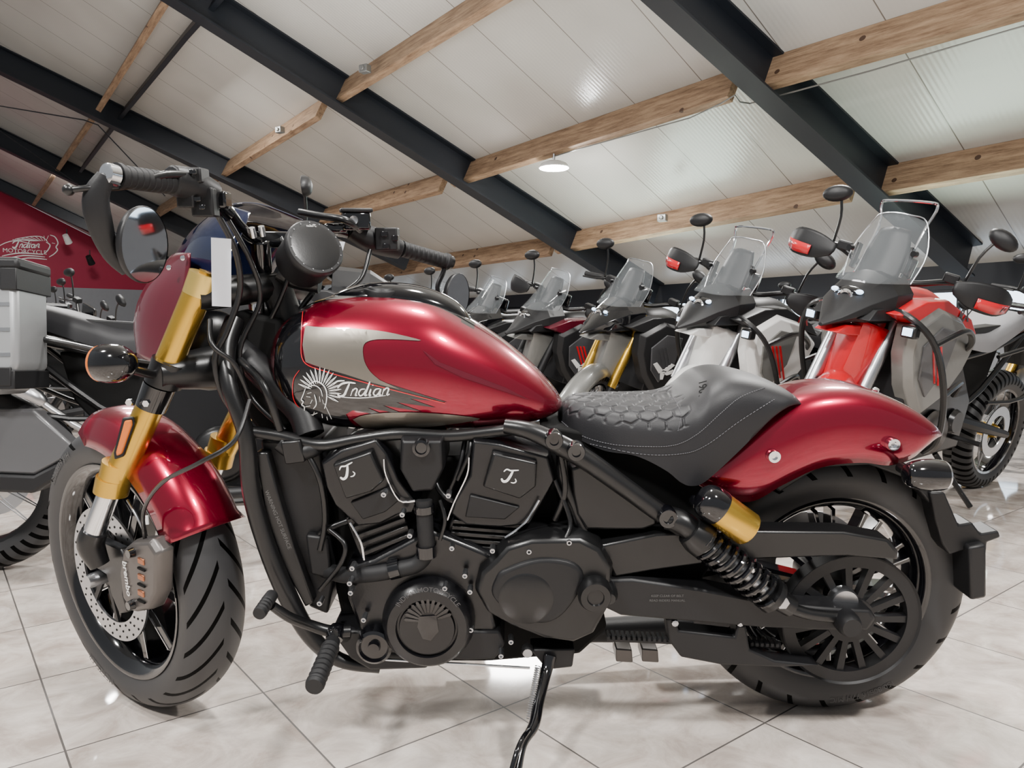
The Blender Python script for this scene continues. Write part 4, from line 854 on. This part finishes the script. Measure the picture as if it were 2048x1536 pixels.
        if c.get('bars'):
            mb=MB(); mb.tube([(.62,s*.05,.97),(.66,s*.2,.96),(.60,s*.3,.86),(.50,s*.33,.66),(.40,s*.3,.46),(.28,s*.2,.36)],.013,8,5); mb.tube([(.60,s*.3,.86),(.40,s*.31,.92),(.2,s*.25,.86),(.12,s*.18,.8)],.013,8,5); mb.tube([(.50,s*.33,.66),(.32,s*.3,.7),(.18,s*.22,.62)],.012,8,4)
            mb.build('crash_bar',BLK,rt)
            fg=MB().box((.65,s*.22,.90),(.045,.06,.05)).build('fog_light',BLK,rt,bevel=.008); MB().box((.675,s*.22,.90),(.004,.04,.032)).build('fog_lens',LED if c.get('lit') else CHR,fg,bevel=.002)
    tr=arch_rings([((.47,1.0),(.47,.86),.06),((.42,1.05),(.42,.8),.12),((.25,1.06),(.25,.78),.145),((.08,.99),(.08,.8),.13),((-.05,.9),(-.05,.82),.08)],18,4,.75,.75)
    MB().loft(tr).build('fuel_tank',c['tank'],rt)
    sr=arch_rings([((.08,.95),(.08,.86),.06),((.0,.91),(.0,.82),.11),((-.2,.89),(-.2,.79),.15),((-.32,.92),(-.32,.82),.15),((-.5,.97),(-.5,.88),.14),((-.72,.98),(-.72,.92),.09)],18,4,.55,.5)
    MB().loft(sr).build('seat',c.get('seat',LEA),rt)
    en=MB().plate([(-.18,.32),(.3,.28),(.42,.4),(.42,.62),(.25,.76),(-.02,.76),(-.2,.55)],-.13,.13).build('engine',ENG,rt,bevel=.01)
    for s in (-1,1):
        MB().lathe([(0,-.03),(.08,-.03),(.1,-.015),(.105,0)],Matrix.Translation((.12,s*.14,.42))@(I4 if s<0 else Matrix.Rotation(PI,4,'Z')),28).build('engine_cover',CAL if c.get('ecase') else BLK,en)
        MB().lathe([(0,-.02),(.05,-.02),(.06,0)],Matrix.Translation((-.06,s*.14,.46))@(I4 if s<0 else Matrix.Rotation(PI,4,'Z')),22).build('engine_cover',BLK,en)
    mb=MB()
    for k in range(6): mb.box((.24+.01*k,0,.55+.03*k),(.2,.3-.01*k,.012),ry=.4)
    mb.build('cylinder_fins',BLK,en)
    MB().plate([(.42,.55),(.50,.56),(.46,.8),(.40,.8)],-.17,.17).build('radiator',BLKM,rt,bevel=.005)
    MB().plate([(-.45,.8),(-.05,.8),(-.0,.5),(-.25,.45),(-.4,.62)],-.09,.09).build('airbox',DARK,rt,bevel=.01)
    MB().sheet([[(.48,-.14,.42),(.52,0,.42),(.48,.14,.42)],[(.4,-.15,.27),(.44,0,.24),(.4,.15,.27)],[(.05,-.14,.24),(.05,0,.21),(.05,.14,.24)]]).build('skid_plate',STEEL if c.get('skid') else BLKM,rt,solid=.006)
    MB().tube([(.35,-.12,.45),(.3,-.18,.3),(-.1,-.18,.3),(-.3,-.19,.42),(-.4,-.2,.5)],.022,12,4).build('exhaust_pipe',BLKM if c.get('blackpipe') else STEEL,rt)
    MB().tube([(-.38,-.2,.48),(-.45,-.22,.54),(-.78,-.22,.72),(-.82,-.22,.74)],[.03,.05,.05,.035],16,3).build('muffler',BLKM if c.get('blackpipe') else STEEL,rt)
    MB().tube([(-.2,0,.5),(-.28,0,.8)],.045,12,1).build('rear_shock',c.get('spring',BLKM),rt)
    mb=MB(); mb.tube([(-.5,-.12,.98),(-.82,-.12,1.0),(-.88,0,1.0),(-.82,.12,1.0),(-.5,.12,.98)],.01,8,3); mb.box((-.7,0,1.0),(.2,.24,.012)); mb.build('luggage_rack',BLK,rt)
    MB().box((-.86,0,.93),(.03,.12,.05)).build('tail_light',BRED,rt,bevel=.01)
    MB().sheet([[(-.82,-.08,.9),(-.86,0,.9),(-.82,.08,.9)],[(-.95,-.07,.68),(-.97,0,.68),(-.95,.07,.68)]],3).build('rear_mudguard',BLKM,rt,solid=.006)
    for s in (-1,1): MB().ball((-.86,s*.14,.87),(.02,.025,.012)).build('rear_indicator',AMB,rt)
    MB().tube([(.0,.12,.3),(-.1,.2,.16),(-.16,.26,.066)],[.013,.012,.013],8,3).build('side_stand',BLK,rt)
    if c.get('cases'):
        for s in (-1,):
            cs=MB().plate([(-.94,.69),(-.50,.65),(-.43,.74),(-.43,1.05),(-.94,1.05)],s*.42,s*.2).build('side_case',ALU,rt,bevel=.02)
            MB().plate([(-.95,1.05),(-.42,1.05),(-.42,1.09),(-.95,1.09)],s*.425,s*.195).build('case_lid',BLKM,cs,bevel=.012)
            for zz in (.78,.86,.94): MB().box((-.68,s*.4205,zz),(.46,.004,.012)).build('case_rib',STEEL,cs)
            MB().box((-.62,s*.425,1.0),(.06,.012,.09)).build('case_latch',BLKM,cs,bevel=.003)
            for cc,dd in (((-.47,s*.425,.71),(.05,.01,.06)),((-.91,s*.425,.71),(.05,.01,.06)),((-.45,s*.31,1.02),(.05,.235,.07)),((-.47,s*.31,.70),(.07,.235,.06))): MB().box(cc,dd).build('case_corner',BLKM,cs,bevel=.003)
            MB().plate([(-1.0,.42),(-.44,.38),(-.30,.46),(-.44,.6),(-1.0,.62)],s*.3,s*.22).build('rear_shield',MGREY,rt,bevel=.01)
            MB().plate([(-1.0,.36),(-.44,.32),(-.26,.44),(-.29,.46),(-.44,.38),(-1.0,.42)],s*.31,s*.2).build('shield_edge',BLKM,rt,bevel=.01)
    if c.get('mark'):
        vs,fs=textmesh(c['mark'],.075,.3,0,.002)
        MB().add([(.20-v.x,.1935,.965+v.y) for v in vs],fs).build('tank_lettering',c['markc'],rt,smooth=False,doubles=False)
    return rt
def dup(r,loc,rotz,label,group=None,sc=1.0):
    n=r.copy(); col.objects.link(n); n.location=loc; n.rotation_euler=(r.rotation_euler.x,0,rotz); n.scale=(sc,)*3; n['label']=label
    if group: n['group']=group
    for ch in list(r.children):
        c=ch.copy(); col.objects.link(c); c.parent=n
        for g_ in ch.children:
            d=g_.copy(); col.objects.link(d); d.parent=c
    return n
HD=R(214); hv=Vector((math.cos(HD),math.sin(HD),0))
def rowpos(k,back=0): return Vector((1.60-.45*k,1.85+.69*k,0))-hv*(.45+back)
GR='adventure bikes in the showroom row'
adv('red adventure motorcycle with crash bars, clear screen and grey seat, rightmost in the row',rowpos(0),HD,dict(fender=BRED,side=GREYP,side2=MGREY,shoulder=BRED,cowl=BLKM,tank=BRED,tail=BLKM,guard=BLKM,guard_accent=BRED,bars=True,seat=LGREY,stripe=BRED,slider=CHR,fork=STEEL,lit=True,clearbar=True,mark='RX',markc=DGREY,skid=True,ecase=True),GR,1.04)
adv('white adventure motorcycle with red hand guards and crash bars, beside the red one',rowpos(1),HD,dict(fender=WHITE,side=WHITE,side2=GREYP,shoulder=BLKM,cowl=BLKM,tank=BLKM,guard=BLKM,guard_accent=BRED,bars=True,stripe=BRED,slider=CHR,fork=STEEL,lit=True,clearbar=True,mark='RX',markc=BRED,skid=True),GR,1.03)
GB=adv('grey and black adventure motorcycle with gold forks and clear screen, middle of the row',rowpos(2),HD,dict(fender=GREYP,side=BLKM,side2=DGREY,cowl=BLKG,tank=BLKM,stripe=DGREY,slider=BLKM,fork=GOLD,wing=True,blackpipe=True,lit=True),GR,1.0)
RB=adv('grey and black adventure motorcycle with black hand guards and red fender stripes',rowpos(3),HD,dict(fender=GREYP,side=BLKM,side2=DGREY,cowl=BLKM,shoulder=REDD,tank=BLKM,guard=BLKM,stripe=BRED,slider=BLKM,fork=BLKM,wing=True,blackpipe=True),GR,1.0)
dup(GB,rowpos(4),HD,'dark adventure motorcycle with clear screen seen just above the tank tail',GR)
dup(RB,rowpos(5),HD,'dark adventure motorcycle half hidden behind the right bar-end mirror',GR)
dup(GB,rowpos(6.1),HD,'dark distant motorcycle glimpsed between handlebar and fuel tank',GR)
dup(RB,rowpos(7.2),HD,'farthest dark motorcycle of the right row, behind the gauge',GR)
G2='motorcycles behind the front row'
DB=adv('black motorcycle with gold rims behind the grey seat, at the right frame edge',rowpos(.3,2.45),HD,dict(fender=BLKM,side=BLKM,side2=DGREY,cowl=BLKM,tank=BLKM,stripe=DGREY,slider=BLKM,fork=GOLD,rim=GOLD,screen=False,blackpipe=True),G2,.95)
for k,bk,lb in ((1.5,2.45,'dark motorcycle partly hidden behind the red adventure bike'),(2.6,2.45,'dark motorcycle glimpsed behind the white adventure bike'),(3.7,2.45,'dark motorcycle glimpsed behind the grey adventure bike with gold forks'),(4.8,2.45,'dark motorcycle glimpsed behind the bike with black hand guards')):
    dup(DB,rowpos(k,bk),HD,lb,G2,.9)
adv('black touring motorcycle with ribbed aluminium side case, cut by the left frame edge',(-1.2,1.12,0),R(8),dict(fender=BLKM,side=BLKM,side2=BLKG,cowl=BLKM,tank=BLKM,cases=True,slider=BLKM,fork=BLKM,screen=False,rim=BLK,hub=BLK,blackpipe=True,mirrors=(-1,)),None,1.0,steer=0,lean=-3)
lab=['dark motorcycle nearest the headlight cowl in the distant left group','distant motorcycle with red panels, second from the headlight cowl','distant white-tanked motorcycle behind the black seat','distant dark motorcycle left of the white-tanked one','distant red motorcycle near the aluminium case','distant pale motorcycle below the crimson gable wall','tiny dark motorcycle near the foot of the gable wall','tiny red motorcycle near the foot of the gable wall','tiny pale motorcycle farthest back under the wall sign']
cols=[dict(fender=WHITE,side=BLKM,side2=WHITE,cowl=WHITE,tank=WHITE,screen=False),dict(fender=BLKM,side=BLKM,side2=BLKG,cowl=BLKM,tank=BLKG,screen=False),dict(fender=BRED,side=BRED,side2=BLKG,cowl=BRED,tank=BRED,screen=False)]
pr_=[]
for i,(px,d) in enumerate(((300,6.0),(262,7.0),(228,8.1),(196,9.3),(168,10.5),(142,11.8),(120,13.2),(98,14.7),(80,16.4))):
    loc=((px-1024)/1500*d,d-1.7,0)
    if i<3: pr_.append(adv(lab[i],loc,R(-143),cols[(i+1)%3],'distant motorcycles on the left',.92))
    else: dup(pr_[i%3],loc,R(-143),lab[i],'distant motorcycles on the left',.92)
o=dup(pr_[2],((232-1024)/1500*4.3,2.62,0),R(12),'white-panelled motorcycle just behind the black seat, beside the crimson headlight cowl','distant motorcycles on the left',.95)
# ================================================================= LIGHT, CAMERA
def area(n,loc,tgt,size,e,colr=(1,.975,.94)):
    l=bpy.data.lights.new(n,'AREA'); l.energy=e; l.size=size; l.color=colr; l.shape='DISK'
    o=bpy.data.objects.new(n,l); o.location=loc; d=Vector(tgt)-Vector(loc); o.rotation_euler=d.to_track_quat('-Z','Y').to_euler(); col.objects.link(o)
area('lamp_a',(-1.6,-2.6,3.4),(-.3,0,.5),.36,175); area('lamp_b',(1.4,-2.2,3.4),(.6,0,.5),.36,160)
area('lamp_c',(.1,.3,3.4),(0,.3,0),.3,105); area('lamp_d',(2.4,3.2,3.2),(2,2.6,0),.6,150); area('lamp_e',(-3,4,4),(-3,4,0),.8,210)
area('lamp_f',(-6,10,5),(-6,10,0),1.2,420); area('lamp_g',(0,7,3.0),(0,7,0),1,170); area('lamp_h',(-2.8,-.6,3.6),(-1,0,.5),.35,85); area('lamp_k',(-12,19,5.5),(-15,24,3.2),1.2,500)
area('ceiling_fill_a',(.5,2.5,2.3),(.5,2.6,6),2.5,90,(1,1,.98)); area('ceiling_fill_b',(-3.5,5,2.6),(-3.5,5.1,7),3,180,(1,1,.98)); area('ceiling_fill_c',(3,1.5,2.2),(3.2,1.6,6),2,60,(1,1,.97)); area('ceiling_fill_d',(-1.5,-1,2.6),(-1.5,-.8,6),2,60,(1,1,.99))  # added fill lamps without fixtures, aimed up to brighten the ceiling
area('window_glow_a',(4.6,6.2,1.35),(3.0,4.6,3.6),1.6,45,(.78,1,.85)); area('window_glow_b',(2.0,9.6,1.35),(.6,8.2,3.2),1.6,50,(.78,1,.88))
l=bpy.data.lights.new('lamp_bulb','POINT'); l.energy=100; l.shadow_soft_size=.15; o=bpy.data.objects.new('lamp_bulb',l); o.location=lp+Vector((0,0,-.12)); col.objects.link(o)
w=bpy.data.worlds.new('world'); SC.world=w; w.use_nodes=True; bg=w.node_tree.nodes['Background']; bg.inputs[0].default_value=(.94,.97,1,1); bg.inputs[1].default_value=.4
cd=bpy.data.cameras.new('camera'); cam=bpy.data.objects.new('camera',cd); col.objects.link(cam); cam.location=CAM; cam.rotation_euler=(R(90)-PITCH,0,0)
cd.sensor_width=36; cd.lens=FL/2048*36; cd.clip_start=.05; cd.clip_end=200; SC.camera=cam
